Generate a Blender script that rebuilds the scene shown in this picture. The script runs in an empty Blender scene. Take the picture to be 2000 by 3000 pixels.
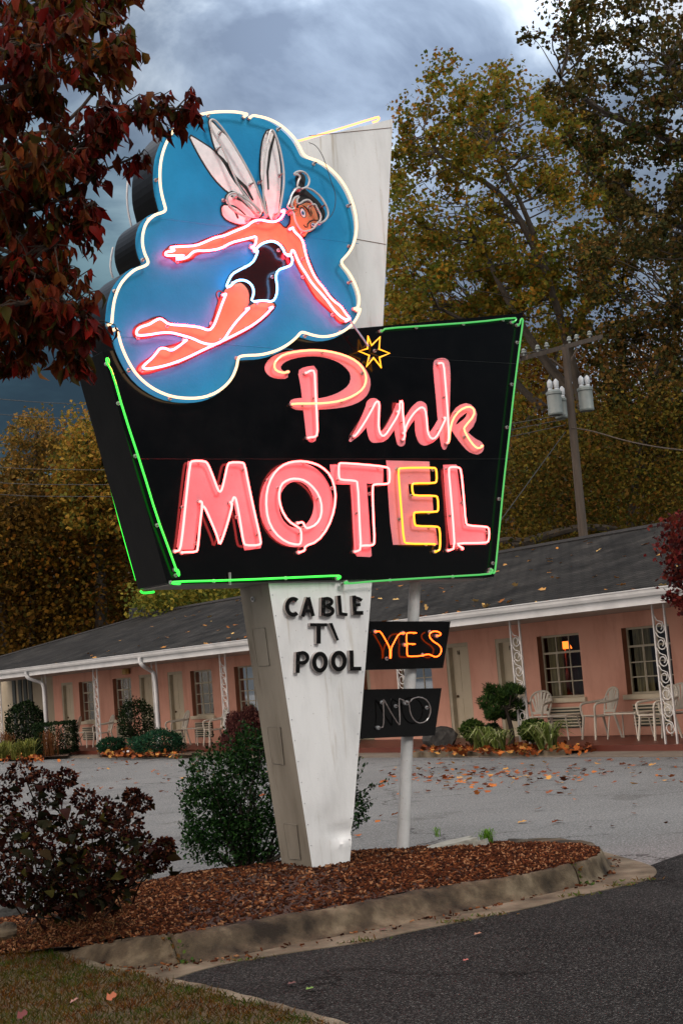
import bpy, bmesh, math, random
import numpy as np
from mathutils import Vector, Matrix, geometry
random.seed(7); RNG = np.random.default_rng(7)
sc = bpy.context.scene
COL = sc.collection
# ------------------------------------------------------------------ camera
FPX = 4500.0; ROLL = math.radians(4.62); PITCH = math.atan(478.5/FPX); CZ = 1.63
R0 = np.array([1.,0,0]); U0 = np.array([0,-math.sin(PITCH),math.cos(PITCH)]); FW = np.array([0,math.cos(PITCH),math.sin(PITCH)])
RV = math.cos(ROLL)*R0 - math.sin(ROLL)*U0
UV = math.sin(ROLL)*R0 + math.cos(ROLL)*U0
CAM = np.array([0,0,CZ])
def ray(px,py):
    return RV*((px-1000)/FPX) + UV*((1500-py)/FPX) + FW
def on_z(px,py,z=0.0):
    r = ray(px,py); t = (z-CZ)/r[2]; return CAM + r*t
def on_plane(px,py,P0,n):
    r = ray(px,py); t = np.dot(P0-CAM,n)/np.dot(r,n); return CAM + r*t
def at_y(px,py,Y):
    r = ray(px,py); return CAM + r*(Y/r[1])
def proj(P):
    d = np.asarray(P)-CAM; w = d@FW; return 1000+FPX*(d@RV)/w, 1500-FPX*(d@UV)/w
cd = bpy.data.cameras.new('camera'); cam = bpy.data.objects.new('camera', cd); COL.objects.link(cam)
cd.sensor_fit = 'VERTICAL'; cd.sensor_height = 36; cd.sensor_width = 24; cd.lens = FPX/3000*36
cd.clip_start = 0.05; cd.clip_end = 2000
cam.matrix_world = Matrix([[RV[0],UV[0],-FW[0],0],[RV[1],UV[1],-FW[1],0],[RV[2],UV[2],-FW[2],CZ],[0,0,0,1]])
sc.camera = cam
# ------------------------------------------------------------------ materials
def nt(name):
    m = bpy.data.materials.new(name); m.use_nodes = True
    n = m.node_tree.nodes; l = m.node_tree.links
    return m, n, l, n['Principled BSDF']
def ramp(n, stops, interp='LINEAR'):
    r = n.new('ShaderNodeValToRGB'); r.color_ramp.interpolation = interp
    e = r.color_ramp.elements
    while len(e) < len(stops): e.new(0.5)
    for k,(p,c) in enumerate(stops):
        e[k].position = p; e[k].color = (*c,1) if len(c)==3 else c
    return r
def noise(n, l, scale, detail=4, rough=.55, vec=None, coord='Object', stretch=None, dist=0):
    t = n.new('ShaderNodeTexNoise'); t.inputs['Scale'].default_value = scale
    t.inputs['Detail'].default_value = detail; t.inputs['Roughness'].default_value = rough
    t.inputs['Distortion'].default_value = dist
    tc = n.new('ShaderNodeTexCoord'); src = tc.outputs[coord]
    if stretch:
        mp = n.new('ShaderNodeMapping'); mp.inputs['Scale'].default_value = stretch
        l.new(src, mp.inputs['Vector']); src = mp.outputs['Vector']
    l.new(src, t.inputs['Vector']); return t
def mixc(n, l, fac, a, b, mode='MIX'):
    m = n.new('ShaderNodeMix'); m.data_type = 'RGBA'; m.blend_type = mode
    for sck, v in ((m.inputs[0],fac),(m.inputs[6],a),(m.inputs[7],b)):
        if isinstance(v,(int,float)): sck.default_value = v
        elif isinstance(v,tuple): sck.default_value = (*v,1)
        else: l.new(v, sck)
    return m.outputs[2]
def surf(name, stops, scale=3, rough=.7, bump=0, bscale=60, stretch=None, metallic=0, spec=.5, detail=5, speck=None, rvar=0):
    m,n,l,b = nt(name)
    t = noise(n,l,scale,detail,.6,stretch=stretch); r = ramp(n,stops); l.new(t.outputs['Fac'], r.inputs['Fac'])
    c = r.outputs['Color']
    if speck:   # (scale, lo, hi, colour)
        s = noise(n,l,speck[0],2,.5); sr = ramp(n,[(speck[1],(0,0,0)),(speck[2],(1,1,1))]); l.new(s.outputs['Fac'], sr.inputs['Fac'])
        c = mixc(n,l,sr.outputs['Color'],c,speck[3])
    l.new(c, b.inputs['Base Color']); b.inputs['Roughness'].default_value = rough
    b.inputs['Metallic'].default_value = metallic; b.inputs['Specular IOR Level'].default_value = spec
    if rvar:
        mr = n.new('ShaderNodeMapRange'); l.new(t.outputs['Fac'], mr.inputs[0]); mr.inputs[1].default_value=.3; mr.inputs[2].default_value=.7
        mr.inputs[3].default_value = rough-rvar; mr.inputs[4].default_value = rough+rvar; l.new(mr.outputs[0], b.inputs['Roughness'])
    if bump:
        bt = noise(n,l,bscale,4,.6); bp = n.new('ShaderNodeBump'); bp.inputs['Strength'].default_value = 1; bp.inputs['Distance'].default_value = bump
        l.new(bt.outputs['Fac'], bp.inputs['Height']); l.new(bp.outputs['Normal'], b.inputs['Normal'])
    return m
def flat(name, c, rough=.6, metallic=0, spec=.5, var=.12, scale=8):
    lo = tuple(x*(1-var) for x in c); hi = tuple(min(1,x*(1+var)) for x in c)
    return surf(name, [(.3,lo),(.7,hi)], scale, rough, metallic=metallic, spec=spec)
def neon(name, c, s):
    m,n,l,b = nt(name); b.inputs['Base Color'].default_value = (.08,.07,.06,1)
    b.inputs['Emission Color'].default_value = (*c,1); b.inputs['Emission Strength'].default_value = s
    b.inputs['Roughness'].default_value = .2
    return m
def leafmat(name, cols, rough=.55, trans=.25, patch=None, sp=.06):
    """cols: list of colours picked at random leaf by leaf; patch=(scale, colours) big drifts of another hue"""
    m,n,l,b = nt(name)
    g = n.new('ShaderNodeNewGeometry')
    k = len(cols); r = ramp(n, [(i/k, c) for i,c in enumerate(cols)], 'CONSTANT')
    l.new(g.outputs['Random Per Island'], r.inputs['Fac']); c = r.outputs['Color']
    if patch:
        t = noise(n,l,patch[0],3,.6); pr = ramp(n,[(.42,(0,0,0)),(.6,(1,1,1))]); l.new(t.outputs['Fac'], pr.inputs['Fac'])
        r2 = ramp(n, [(i/len(patch[1]), cc) for i,cc in enumerate(patch[1])], 'CONSTANT'); l.new(g.outputs['Random Per Island'], r2.inputs['Fac'])
        c = mixc(n,l,pr.outputs['Color'],c,r2.outputs['Color'])
    l.new(c, b.inputs['Base Color']); b.inputs['Roughness'].default_value = rough; b.inputs['Specular IOR Level'].default_value=sp
    if trans:
        tr = n.new('ShaderNodeBsdfTranslucent'); l.new(c, tr.inputs['Color'])
        mx = n.new('ShaderNodeMixShader'); mx.inputs[0].default_value = trans
        out = n['Material Output']; l.new(b.outputs[0], mx.inputs[1]); l.new(tr.outputs[0], mx.inputs[2]); l.new(mx.outputs[0], out.inputs['Surface'])
    return m
# ------------------------------------------------------------------ objects
def tag(o, label=None, cat=None, group=None, kind=None):
    if label: o['label'] = label
    if cat: o['category'] = cat
    if group: o['group'] = group
    if kind: o['kind'] = kind
    return o
def thing(name, label, cat, loc=(0,0,0), rz=0, group=None):
    o = bpy.data.objects.new(name, None); COL.objects.link(o); o.empty_display_size=.2
    o.location = tuple(float(x) for x in loc); o.rotation_euler = (0,0,rz)
    return tag(o,label,cat,group)
class MB:
    def __init__(s): s.v=[]; s.f=[]; s.m=[]
    def add(s, vs, fs, mi=0):
        o=len(s.v); s.v += [tuple(map(float,v)) for v in vs]; s.f += [tuple(i+o for i in f) for f in fs]; s.m += [mi]*len(fs)
    def box(s, lo, hi, mi=0, fr=None):
        x0,y0,z0=lo; x1,y1,z1=hi
        vs=[(x0,y0,z0),(x1,y0,z0),(x1,y1,z0),(x0,y1,z0),(x0,y0,z1),(x1,y0,z1),(x1,y1,z1),(x0,y1,z1)]
        if fr: vs=[fr(*v) for v in vs]
        s.add(vs,[(0,3,2,1),(4,5,6,7),(0,1,5,4),(1,2,6,5),(2,3,7,6),(3,0,4,7)],mi)
    def tube(s, pts, r, seg=8, mi=0, closed=False, cap=True):
        P=[np.array(p,float) for p in pts]; n=len(P)
        if n<2: return
        rs = r if hasattr(r,'__len__') else [r]*n
        T=[]
        for i in range(n):
            a=P[(i-1)%n] if (closed or i>0) else P[i]; b=P[(i+1)%n] if (closed or i<n-1) else P[i]
            d=b-a; L=np.linalg.norm(d); T.append(d/L if L>1e-9 else np.array([0,0,1.]))
        up=np.array([0,0,1.]) if abs(T[0][2])<.9 else np.array([1.,0,0])
        N=np.cross(T[0],up); N/=np.linalg.norm(N)
        vs=[];fs=[]
        for i in range(n):
            N=N-T[i]*np.dot(N,T[i]); L=np.linalg.norm(N); N = N/L if L>1e-6 else np.cross(T[i],up)
            B=np.cross(T[i],N)
            for k in range(seg):
                a=2*math.pi*k/seg; vs.append(P[i]+rs[i]*(math.cos(a)*N+math.sin(a)*B))
        for i in range(n if closed else n-1):
            j=(i+1)%n
            for k in range(seg):
                k2=(k+1)%seg; fs.append((i*seg+k,i*seg+k2,j*seg+k2,j*seg+k))
        if cap and not closed:
            fs.append(tuple(range(seg-1,-1,-1))); fs.append(tuple((n-1)*seg+k for k in range(seg)))
        s.add(vs,fs,mi)
    def lathe(s, prof, seg=16, c=(0,0,0), mi=0):
        vs=[];fs=[]
        for (r,z) in prof:
            for k in range(seg):
                a=2*math.pi*k/seg; vs.append((c[0]+r*math.cos(a),c[1]+r*math.sin(a),c[2]+z))
        for i in range(len(prof)-1):
            for k in range(seg):
                k2=(k+1)%seg; fs.append((i*seg+k,i*seg+k2,(i+1)*seg+k2,(i+1)*seg+k))
        fs.append(tuple(range(seg-1,-1,-1))); fs.append(tuple((len(prof)-1)*seg+k for k in range(seg)))
        s.add(vs,fs,mi)
    def prism(s, poly, w0, w1, fr, mi=0, mside=None):
        """poly in (u,v); extruded from w0 (back) to w1 (front); fr maps (u,v,w) to a point"""
        n=len(poly); tri=geometry.tessellate_polygon([[Vector((p[0],p[1],0)) for p in poly]])
        F=[fr(p[0],p[1],w1) for p in poly]; Bk=[fr(p[0],p[1],w0) for p in poly]
        s.add(F,[tuple(t) for t in tri],mi); s.add(Bk,[tuple(reversed(t)) for t in tri],mi)
        s.add(F+Bk,[(i,(i+1)%n,(i+1)%n+n,i+n) for i in range(n)], mi if mside is None else mside)
    def build(s, name, mats, parent=None, smooth=False, local=False, bevel=0):
        me=bpy.data.meshes.new(name)
        V=np.array(s.v,float)
        if parent is not None and not local:
            V=V-np.array(worldloc(parent))
        me.from_pydata([tuple(v) for v in V],[],s.f)
        if not isinstance(mats,(list,tuple)): mats=[mats]
        for m in mats: me.materials.append(m)
        if len(mats)>1: me.polygons.foreach_set('material_index', s.m)
        if smooth:
            me.polygons.foreach_set('use_smooth',[True]*len(me.polygons))
            try: me.set_sharp_from_angle(angle=math.radians(40))
            except Exception: pass
        bm=bmesh.new(); bm.from_mesh(me); bmesh.ops.recalc_face_normals(bm, faces=bm.faces); bm.to_mesh(me); bm.free()
        o=bpy.data.objects.new(name,me); COL.objects.link(o)
        if parent is not None: o.parent=parent
        if bevel:
            b=o.modifiers.new('bevel','BEVEL'); b.width=bevel; b.segments=2; b.limit_method='ANGLE'
        return o
WL={}
def worldloc(o):
    p=np.zeros(3)
    while o is not None: p+=np.array(o.location); o=o.parent
    return p
def copy_tree(o, parent=None):
    c=o.copy(); COL.objects.link(c); c.parent=parent
    for ch in list(o.children): copy_tree(ch,c)
    return c
def chaikin(pts, k=2, closed=True):
    P=[tuple(p) for p in pts]
    for _ in range(k):
        Q=[]; n=len(P)
        rng=range(n) if closed else range(n-1)
        if not closed: Q.append(P[0])
        for i in rng:
            a=P[i]; b=P[(i+1)%n]
            Q.append(tuple(.75*x+.25*y for x,y in zip(a,b))); Q.append(tuple(.25*x+.75*y for x,y in zip(a,b)))
        if not closed: Q.append(P[-1])
        P=Q
    return P
def offset(poly, d):
    n=len(poly); A=sum(poly[i][0]*poly[(i+1)%n][1]-poly[(i+1)%n][0]*poly[i][1] for i in range(n))
    sgn = 1 if A>0 else -1; out=[]
    for i in range(n):
        a=np.array(poly[i-1]); b=np.array(poly[i]); c=np.array(poly[(i+1)%n])
        t1=b-a; t2=c-b; l1=np.linalg.norm(t1)+1e-9; l2=np.linalg.norm(t2)+1e-9; t1=t1/l1; t2=t2/l2
        n1=np.array([t1[1],-t1[0]])*sgn; n2=np.array([t2[1],-t2[0]])*sgn; m=n1+n2; L=np.linalg.norm(m)
        if L<.3: m=n1; k=1
        else: m=m/L; k=min(1.8,1/max(.3,np.dot(m,n1)))
        out.append(tuple(b+m*d*k))
    return out
def stroke(pts):
    """variable width ribbon polygon from [(x,y,w)] with round ends"""
    P=[np.array(p[:2],float) for p in pts]; W=[p[2]/2 for p in pts]; L=[];Rr=[]; n=len(P)
    for i in range(n):
        t=P[min(i+1,n-1)]-P[max(i-1,0)]; t/=np.linalg.norm(t); nn=np.array([-t[1],t[0]])
        L.append(P[i]+nn*W[i]); Rr.append(P[i]-nn*W[i])
    def cap(c,t,w,s):
        a0=math.atan2(t[1],t[0]); return [c+w*np.array([math.cos(a0+s*a),math.sin(a0+s*a)]) for a in (math.pi/3,math.pi/9,-math.pi/9,-math.pi/3)]
    t1=P[-1]-P[-2]; t1/=np.linalg.norm(t1); t0=P[0]-P[1]; t0/=np.linalg.norm(t0)
    return [tuple(x) for x in L+cap(P[-1],t1,W[-1],1)+Rr[::-1]+cap(P[0],t0,W[0],1)]
# ------------------------------------------------------------------ leaves
LEAF8 = (np.array([(0,0,0),(.27,.28,.14),(-.25,.30,.10),(.23,.62,.06),(-.26,.60,.12),(.05,1,-.26),(0,.30,.02),(0,.62,-.04)]),
         [(0,1,6),(0,6,2),(1,3,7),(1,7,6),(2,6,7),(2,7,4),(3,5,7),(7,5,4)])
LEAF4 = (np.array([(0,0,0),(.36,.5,.08),(0,1,0),(-.36,.5,.08)]), [(0,1,2),(0,2,3)])
MAPLE = (np.array([(0,0,0),(.25,.12,.04),(.62,.35,.10),(.30,.48,.02),(.42,.85,.06),(0,1,-.05),(-.42,.85,.06),(-.30,.48,.02),(-.62,.35,.10),(-.25,.12,.04),(0,.4,0)]),
         [(0,1,10),(1,2,3),(1,3,10),(3,4,10),(4,5,10),(5,6,10),(6,7,10),(7,8,9),(7,9,10),(9,0,10)])
BLADE = (np.array([(-.5,0,0),(.5,0,0),(.38,.5,.06),(-.38,.5,.06),(0,1,.28)]), [(0,1,2),(0,2,3),(3,2,4)])
CHIP = (np.array([(-.5,-.5,0),(.5,-.5,0),(.5,.5,0),(-.5,.5,0),(-.5,-.5,.3),(.5,-.5,.3),(.5,.5,.3),(-.5,.5,.3)]), [(4,5,6),(4,6,7),(0,1,5),(0,5,4),(1,2,6),(1,6,5),(2,3,7),(2,7,6),(3,0,4),(3,4,7)])
def frames(A, Nn):
    """A axis (N,3) along y, Nn normal hint -> (N,3,3) columns x,y,z"""
    A=A/np.linalg.norm(A,axis=1,keepdims=True); X=np.cross(A,Nn); X/=(np.linalg.norm(X,axis=1,keepdims=True)+1e-9); Z=np.cross(X,A)
    return np.stack([X,A,Z],axis=2)
def leafmesh(name, C, S, A, Nn, tmpl, mat, parent=None, W=1.0, extra=None, smooth=False, local=False):
    T,F=tmpl; N=len(C); C=np.asarray(C,float)
    if parent is not None and not local: C=C-worldloc(parent)
    fr=frames(np.asarray(A,float),np.asarray(Nn,float))
    Wd=np.ones(N)*W
    loc=T[None,:,:]*np.stack([S*Wd,S,S],axis=1)[:,None,:]
    V=np.einsum('nij,nkj->nki',fr,loc)+C[:,None,:]
    V=V.reshape(-1,3); k=len(T); Fa=np.array(F); Fi=(Fa[None]+ (np.arange(N)*k)[:,None,None]).reshape(-1,3)
    me=bpy.data.meshes.new(name); me.vertices.add(len(V)); me.vertices.foreach_set('co',V.astype(np.float32).ravel())
    nf=len(Fi); me.loops.add(nf*3); me.loops.foreach_set('vertex_index',Fi.astype(np.int32).ravel())
    me.polygons.add(nf); me.polygons.foreach_set('loop_start',np.arange(0,nf*3,3,dtype=np.int32)); me.polygons.foreach_set('loop_total',np.full(nf,3,dtype=np.int32))
    me.update(); me.validate(); me.materials.append(mat)
    o=bpy.data.objects.new(name,me); COL.objects.link(o)
    if parent is not None: o.parent=parent
    return o
def rdir(n): 
    v=RNG.normal(size=(n,3)); return v/np.linalg.norm(v,axis=1,keepdims=True)
def inpoly(x,y,poly):
    c=False; n=len(poly); j=n-1
    for i in range(n):
        xi,yi=poly[i]; xj,yj=poly[j]
        if (yi>y)!=(yj>y) and x<(xj-xi)*(y-yi)/(yj-yi)+xi: c=not c
        j=i
    return c
def sample_poly(poly,n,rnd=random):
    xs=[p[0] for p in poly]; ys=[p[1] for p in poly]; out=[]
    while len(out)<n:
        x=rnd.uniform(min(xs),max(xs)); y=rnd.uniform(min(ys),max(ys))
        if inpoly(x,y,poly): out.append((x,y))
    return out
def clumpcloud(centres, rad, per, flat_=.8):
    """leaf positions scattered inside blobs of radius rad round each centre"""
    C=np.asarray(centres); n=len(C); idx=np.repeat(np.arange(n),per)
    R=(np.ones(n)*rad if np.isscalar(rad) else np.asarray(rad))[idx]
    u=rdir(len(idx))*(RNG.random(len(idx))**.45)[:,None]*R[:,None]; u[:,2]*=flat_
    return C[idx]+u
def bend(a,b,k=4,amp=.12,rnd=random):
    a=np.array(a,float); b=np.array(b,float); L=np.linalg.norm(b-a); pts=[a]
    off=np.zeros(3)
    for i in range(1,k):
        off=np.array([rnd.uniform(-1,1),rnd.uniform(-1,1),rnd.uniform(-1,1)])*L*amp
        t=i/k; pts.append(a+(b-a)*t+off*math.sin(math.pi*t))
    pts.append(b); return pts
# ================================================================== THE MOTEL SIGN
EU=np.array([math.sin(math.radians(55.7)),math.cos(math.radians(55.7)),0]); ED=np.array([-EU[1],EU[0],0]); EZ=np.array([0,0,1.])
G=on_z(918,2552,.16)
def SF(u,v,w): return G*np.array([1,1,0]) + EU*u + EZ*v - ED*w          # sign frame: u right, v height, w towards the street
def S(px,py,w):                                                          # where a sight line meets the sign's plane w
    p=on_plane(px,py,G-ED*w,ED); return (float((p-G)@EU), float(p[2]))
def depth_to(px,q):                                                      # how far back (m) from point q the edge seen at px lies
    lo,hi=0,1.5
    for _ in range(40):
        m=(lo+hi)/2
        if proj(SF(*q,-m))[0]>px: lo=m
        else: hi=m
    return lo
Z1=lambda x,y:(300+x/1.96,300+y/1.96)
Z2=lambda x,y:(780+x/3.92,450+y/3.92)
Z3=lambda x,y:(700+x/1.7422,900+y/1.7422)
Z4=lambda x,y:(200+x/2.24,900+y/2.24)
Z5=lambda x,y:(650+x/2.24,1700+y/2.24)
def T(z,pts,w): return [S(*z(*p[:2]),w) for p in pts]
CF=.035                  # cabinet face stands this proud of the pedestal
TW=CF+.048               # tubes in front of the cabinet face
m_black=surf('black_enamel',[(.3,(.001,.001,.001)),(.75,(.002,.002,.002))],5,.13,spec=.38,speck=(140,.74,.80,(.06,.05,.05)),rvar=.05)
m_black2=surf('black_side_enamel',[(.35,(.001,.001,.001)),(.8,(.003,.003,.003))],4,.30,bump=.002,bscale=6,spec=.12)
def streaks(m,col,lo=.56,hi=.72,sc=(7,7,.45)):
    n=m.node_tree.nodes; l=m.node_tree.links; b=n['Principled BSDF']; src=b.inputs['Base Color'].links[0].from_socket
    t=noise(n,l,2.2,5,.65,stretch=sc); r=ramp(n,[(lo,(0,0,0)),(hi,(1,1,1))]); l.new(t.outputs['Fac'],r.inputs['Fac'])
    l.new(mixc(n,l,r.outputs['Color'],src,mixc(n,l,1.0,src,col,'MULTIPLY')),b.inputs['Base Color'])
m_blue=surf('blue_paint',[(.3,(.008,.185,.38)),(.7,(.012,.25,.50))],2.5,.5,bump=.0016,bscale=45,spec=.15,speck=(90,.70,.78,(.008,.13,.30)))
m_pink=surf('pink_paint',[(.3,(.60,.20,.23)),(.7,(.72,.27,.30))],4,.45,bump=.0008,bscale=60,speck=(70,.70,.76,(.4,.12,.12)))
m_white=surf('white_sign_paint',[(.25,(.50,.50,.49)),(.5,(.68,.68,.67)),(.8,(.76,.76,.75))],1.6,.42,bump=.0012,bscale=45,stretch=(1.6,1.6,.5),speck=(60,.72,.80,(.30,.27,.23)),rvar=.06)
streaks(m_white,(.66,.60,.52))
m_skin=flat('skin_paint',(.52,.22,.11),.5,spec=.1); m_wing=surf('wing_white',[(.3,(.66,.66,.67)),(.7,(.82,.81,.82))],14,.5)
m_suit=surf('maroon_gloss',[(.3,(.010,.002,.002)),(.7,(.018,.004,.004))],6,.18,spec=.5)
m_ink=flat('black_line_paint',(.006,.006,.006),.4); m_eyeb=flat('eye_blue',(.03,.22,.45),.4)
n_cream=neon('neon_cream',(1,.66,.36),1.8); n_red=neon('neon_red',(1,.082,.078),9); n_fig=neon('neon_figure_red',(1,.022,.040),64); n_orange=neon('neon_orange',(1,.13,.035),8)
n_yel=neon('neon_amber',(1,.33,.01),2.4); n_green=neon('neon_green',(.02,1,.05),1.7); n_pgreen=neon('neon_pale_green',(.04,.60,.10),.75)
n_blue=neon('neon_blue_white',(.20,.55,1),5.5); n_ror=neon('neon_coral',(1,.20,.05),4.5); n_yes=neon('neon_yes',(1,.085,.003),5.6)
n_lorange=neon('neon_salmon',(1,.22,.09),4.0)
m_glass=surf('unlit_glass_tube',[(.3,(.42,.40,.40)),(.7,(.60,.57,.56))],10,.18,spec=.6)
m_dglass=surf('dark_glass_tube',[(.3,(.10,.085,.08)),(.7,(.22,.19,.18))],10,.12,spec=.8)
m_metal=flat('galvanised',(.42,.43,.44),.4,.6); m_rubber=flat('black_rubber',(.012,.012,.012),.5)
sign=thing('motel_sign','tall neon motel sign with a fairy on a blue cloud, on a tapered white pedestal','neon sign',G)
rr=random.Random(3)
def tube(name,pts,mat,parent,w=TW,r=.0088,base=CF,smooth=2,closed=False,hook=(1,1),sup=True,rblack=.03):
    """pts already in (u,v); glass tube with its ends bent back into the face and small glass posts behind"""
    P=chaikin(pts,smooth,closed)
    mb=MB(); Q=[SF(u,v,w) for u,v in P]
    if not closed:
        if hook[0]: Q=[SF(*P[0],base)]+[SF(*P[0],w-.012)]+Q[1:]
        if hook[1]: Q=Q[:-1]+[SF(*P[-1],w-.012)]+[SF(*P[-1],base)]
    mb.tube(Q,r,7,0,closed)
    if sup:
        acc=.12; last=P[0]
        for a,b in zip(P[:-1],P[1:]):
            d=math.dist(a,b); acc+=d
            if acc>.38:
                acc=rr.uniform(-.08,.06); mb.tube([SF(*b,base),SF(*b,w-.006)],.007,6,1); mb.tube([SF(b[0],b[1],base),SF(b[0],b[1],base+.008)],.016,8,2)
        if not closed:
            for k,h in ((0,hook[0]),(-1,hook[1])):
                if h: mb.tube([SF(*P[k],base),SF(*P[k],base+.022)],.017,8,2)
    return mb.build(name,[mat,m_dglass,m_metal],parent,smooth=True)
def paint(name,polys,w,mat,parent,th=.0016,step=.0007):
    mb=MB()
    for k,p in enumerate(polys): mb.prism(p,w-.0005,w+th+k*step,SF)
    return mb.build(name,mat,parent)
# ---- pedestal (front face gridded so the dent near its foot is real)
PT=[S(785,1700,0),S(1090,1698,0)]; PB=[(0,.10),S(1020,2535,0)]; PB[1]=(PB[1][0],.10)
DP=depth_to(701,S(785,1708,0)); 
mb=MB(); nu,nv=26,60; front=[]
dent=S(1000,2437,0)
for j in range(nv+1):
    t=j/nv; L=(PB[0][0]+(PT[0][0]-PB[0][0])*t, PB[0][1]+(PT[0][1]-PB[0][1])*t); Rr_=(PB[1][0]+(PT[1][0]-PB[1][0])*t, PB[1][1]+(PT[1][1]-PB[1][1])*t)
    for i in range(nu+1):
        s_=i/nu; u=L[0]+(Rr_[0]-L[0])*s_; v=L[1]+(Rr_[1]-L[1])*s_
        du=u-dent[0]; dv=v-dent[1]
        w=-.030*math.exp(-((du/.13)**2+((dv)/.05)**2))-.016*math.exp(-(((du+.12)/.14)**2+((dv-.10)/.10)**2))+.008*math.exp(-((du/.1)**2+((dv+.09)/.03)**2))
        cr=(dv+.05)-.25*du
        w+= -.014*math.exp(-(cr/.018)**2)*math.exp(-((du+.02)/.12)**2)
        front.append((u,v,w*(0 if i==0 else 1)))
fs=[(j*(nu+1)+i,j*(nu+1)+i+1,(j+1)*(nu+1)+i+1,(j+1)*(nu+1)+i) for j in range(nv) for i in range(nu)]
mb.add([SF(*p) for p in front],fs)
bk=[(PB[0][0],PB[0][1],-DP),(PB[1][0],PB[1][1],-DP),(PT[1][0],PT[1][1],-DP),(PT[0][0],PT[0][1],-DP)]
mb.add([SF(*p) for p in bk],[(0,1,2,3)])
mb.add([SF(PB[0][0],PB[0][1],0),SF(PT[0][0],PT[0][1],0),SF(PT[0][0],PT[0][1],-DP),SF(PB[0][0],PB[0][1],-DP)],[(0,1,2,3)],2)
rt=[front[j*(nu+1)+nu] for j in range(nv+1)]
vv=[SF(*p) for p in rt]+[SF(p[0],p[1],-DP) for p in rt]; k=len(rt)
mb.add(vv,[(j,j+1,j+1+k,j+k) for j in range(k-1)])
# corner angle strip and rivets on the pedestal
for j in range(14):
    t=.04+j*.07
    for s0,s1 in ((0,1),):
        u=PB[0][0]+(PT[0][0]-PB[0][0])*t+.02; v=PB[0][1]+(PT[0][1]-PB[0][1])*t; mb.tube([SF(u,v,-.001),SF(u,v,.004)],.005,6,1)
        u2=PB[1][0]+(PT[1][0]-PB[1][0])*t-.02
        if not 2<j<5: mb.tube([SF(u2,v,-.004),SF(u2,v,.004)],.005,6,1)
m_grime_shade=surf('grimy_shaded_side_paint',[(.25,(.09,.078,.058)),(.5,(.17,.155,.125)),(.8,(.25,.232,.198))],1.3,.6,bump=.0012,bscale=45,stretch=(1.6,1.6,.4),speck=(60,.72,.80,(.12,.10,.08)))  # soiled paint, with the side's shade also darkened into its colour
streaks(m_grime_shade,(.5,.45,.38))
pedestal=mb.build('pedestal',[m_white,m_metal,m_grime_shade],sign,smooth=True)
# patched hatches on the left side: side frame (d back, v up)
def side_pt(px,py):     # on the pedestal's slanted left side
    a=SF(*PB[0],0); b=SF(*PT[0],0); n=np.cross(b-a,ED); n/=np.linalg.norm(n)
    if n@EU>0: n=-n
    return on_plane(px,py,a,n), n
hatches=[[(741,1842),(777,1839),(791,1949),(757,1951)],[(785,2130),(822,2129),(834,2240),(799,2235)],[(832,2411),(871,2416),(882,2517),(848,2515)]]
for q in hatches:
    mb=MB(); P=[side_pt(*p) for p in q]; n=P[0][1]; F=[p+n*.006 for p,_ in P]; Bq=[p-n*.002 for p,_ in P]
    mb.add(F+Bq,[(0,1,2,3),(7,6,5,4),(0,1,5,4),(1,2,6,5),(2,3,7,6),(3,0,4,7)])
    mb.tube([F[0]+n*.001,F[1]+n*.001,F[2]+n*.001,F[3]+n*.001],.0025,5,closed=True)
    mb.build('hatch_cover',m_grime_shade,pedestal)
p0,n0=side_pt(743,1755); mb=MB(); mb.tube([p0,p0+n0*.012],.022,10); mb.tube([p0+n0*.012,p0+n0*.014],.012,8,1); mb.build('knockout_plug',[m_metal,m_rubber],pedestal)
# ---- raised letters on the pedestal
def stk(pts,w): return stroke([(p[0],p[1],w if len(p)<3 else p[2]) for p in pts])
def bar(a,b,w):
    a=np.array(a,float);b=np.array(b,float);t=(b-a)/np.linalg.norm(b-a);n=np.array([-t[1],t[0]])*w/2
    return [tuple(a+n),tuple(b+n),tuple(b-n),tuple(a-n)]
def arcband(cx,cy,rx,ry,a0,a1,w,k=22):
    o=[];i=[]
    for j in range(k+1):
        a=math.radians(a0+(a1-a0)*j/k); o.append((cx+(rx+w/2)*math.cos(a),cy+(ry+w/2)*math.sin(a))); i.append((cx+(rx-w/2)*math.cos(a),cy+(ry-w/2)*math.sin(a)))
    return o+i[::-1]
def ring(cx,cy,rx,ry,w):
    return [arcband(cx,cy,rx,ry,0,181,w),arcband(cx,cy,rx,ry,179,361,w)]
RL={ 'c':[arcband(468,174,40,52,-50,-310,27)],
 'a':[bar((566,112),(530,238),25),bar((566,112),(598,236),25),bar((545,202),(590,200),20)],
 'b':[bar((666,112),(664,234),27),arcband(688,142,32,22,-95,95,23),arcband(690,202,36,26,-95,95,25),bar((660,122),(692,120),20),bar((660,172),(695,171),18),bar((660,225),(694,228),20)],
 'l':[bar((768,100),(778,226),24),bar((770,218),(823,226),20)],
 'e':[bar((866,100),(872,227),25),bar((862,108),(905,122),18),[(880,108),(924,122),(912,140),(888,128)],bar((870,163),(908,160),20),bar((866,214),(926,214),25)],
 't':[bar((578,291),(690,292),20),bar((634,286),(634,416),29)],
 'v':[[(702,282),(724,280),(768,392),(752,397)]],
 'p':[bar((500,470),(497,608),27),arcband(528,509,34,33,-100,100,24),bar((500,480),(530,477),22),bar((500,541),(530,541),22)],
 'o':ring(643,537,38,55,28), 'oo':ring(767,530,38,54,28),
 'll':[bar((849,460),(852,592),27),bar((850,580),(914,580),25)] }
m_letter=surf('black_letter_face',[(.3,(.003,.003,.003)),(.7,(.006,.006,.006))],20,.6,bump=.001,bscale=80,spec=.08); m_lside=flat('letter_side_grey',(.34,.32,.31),.6)
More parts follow.
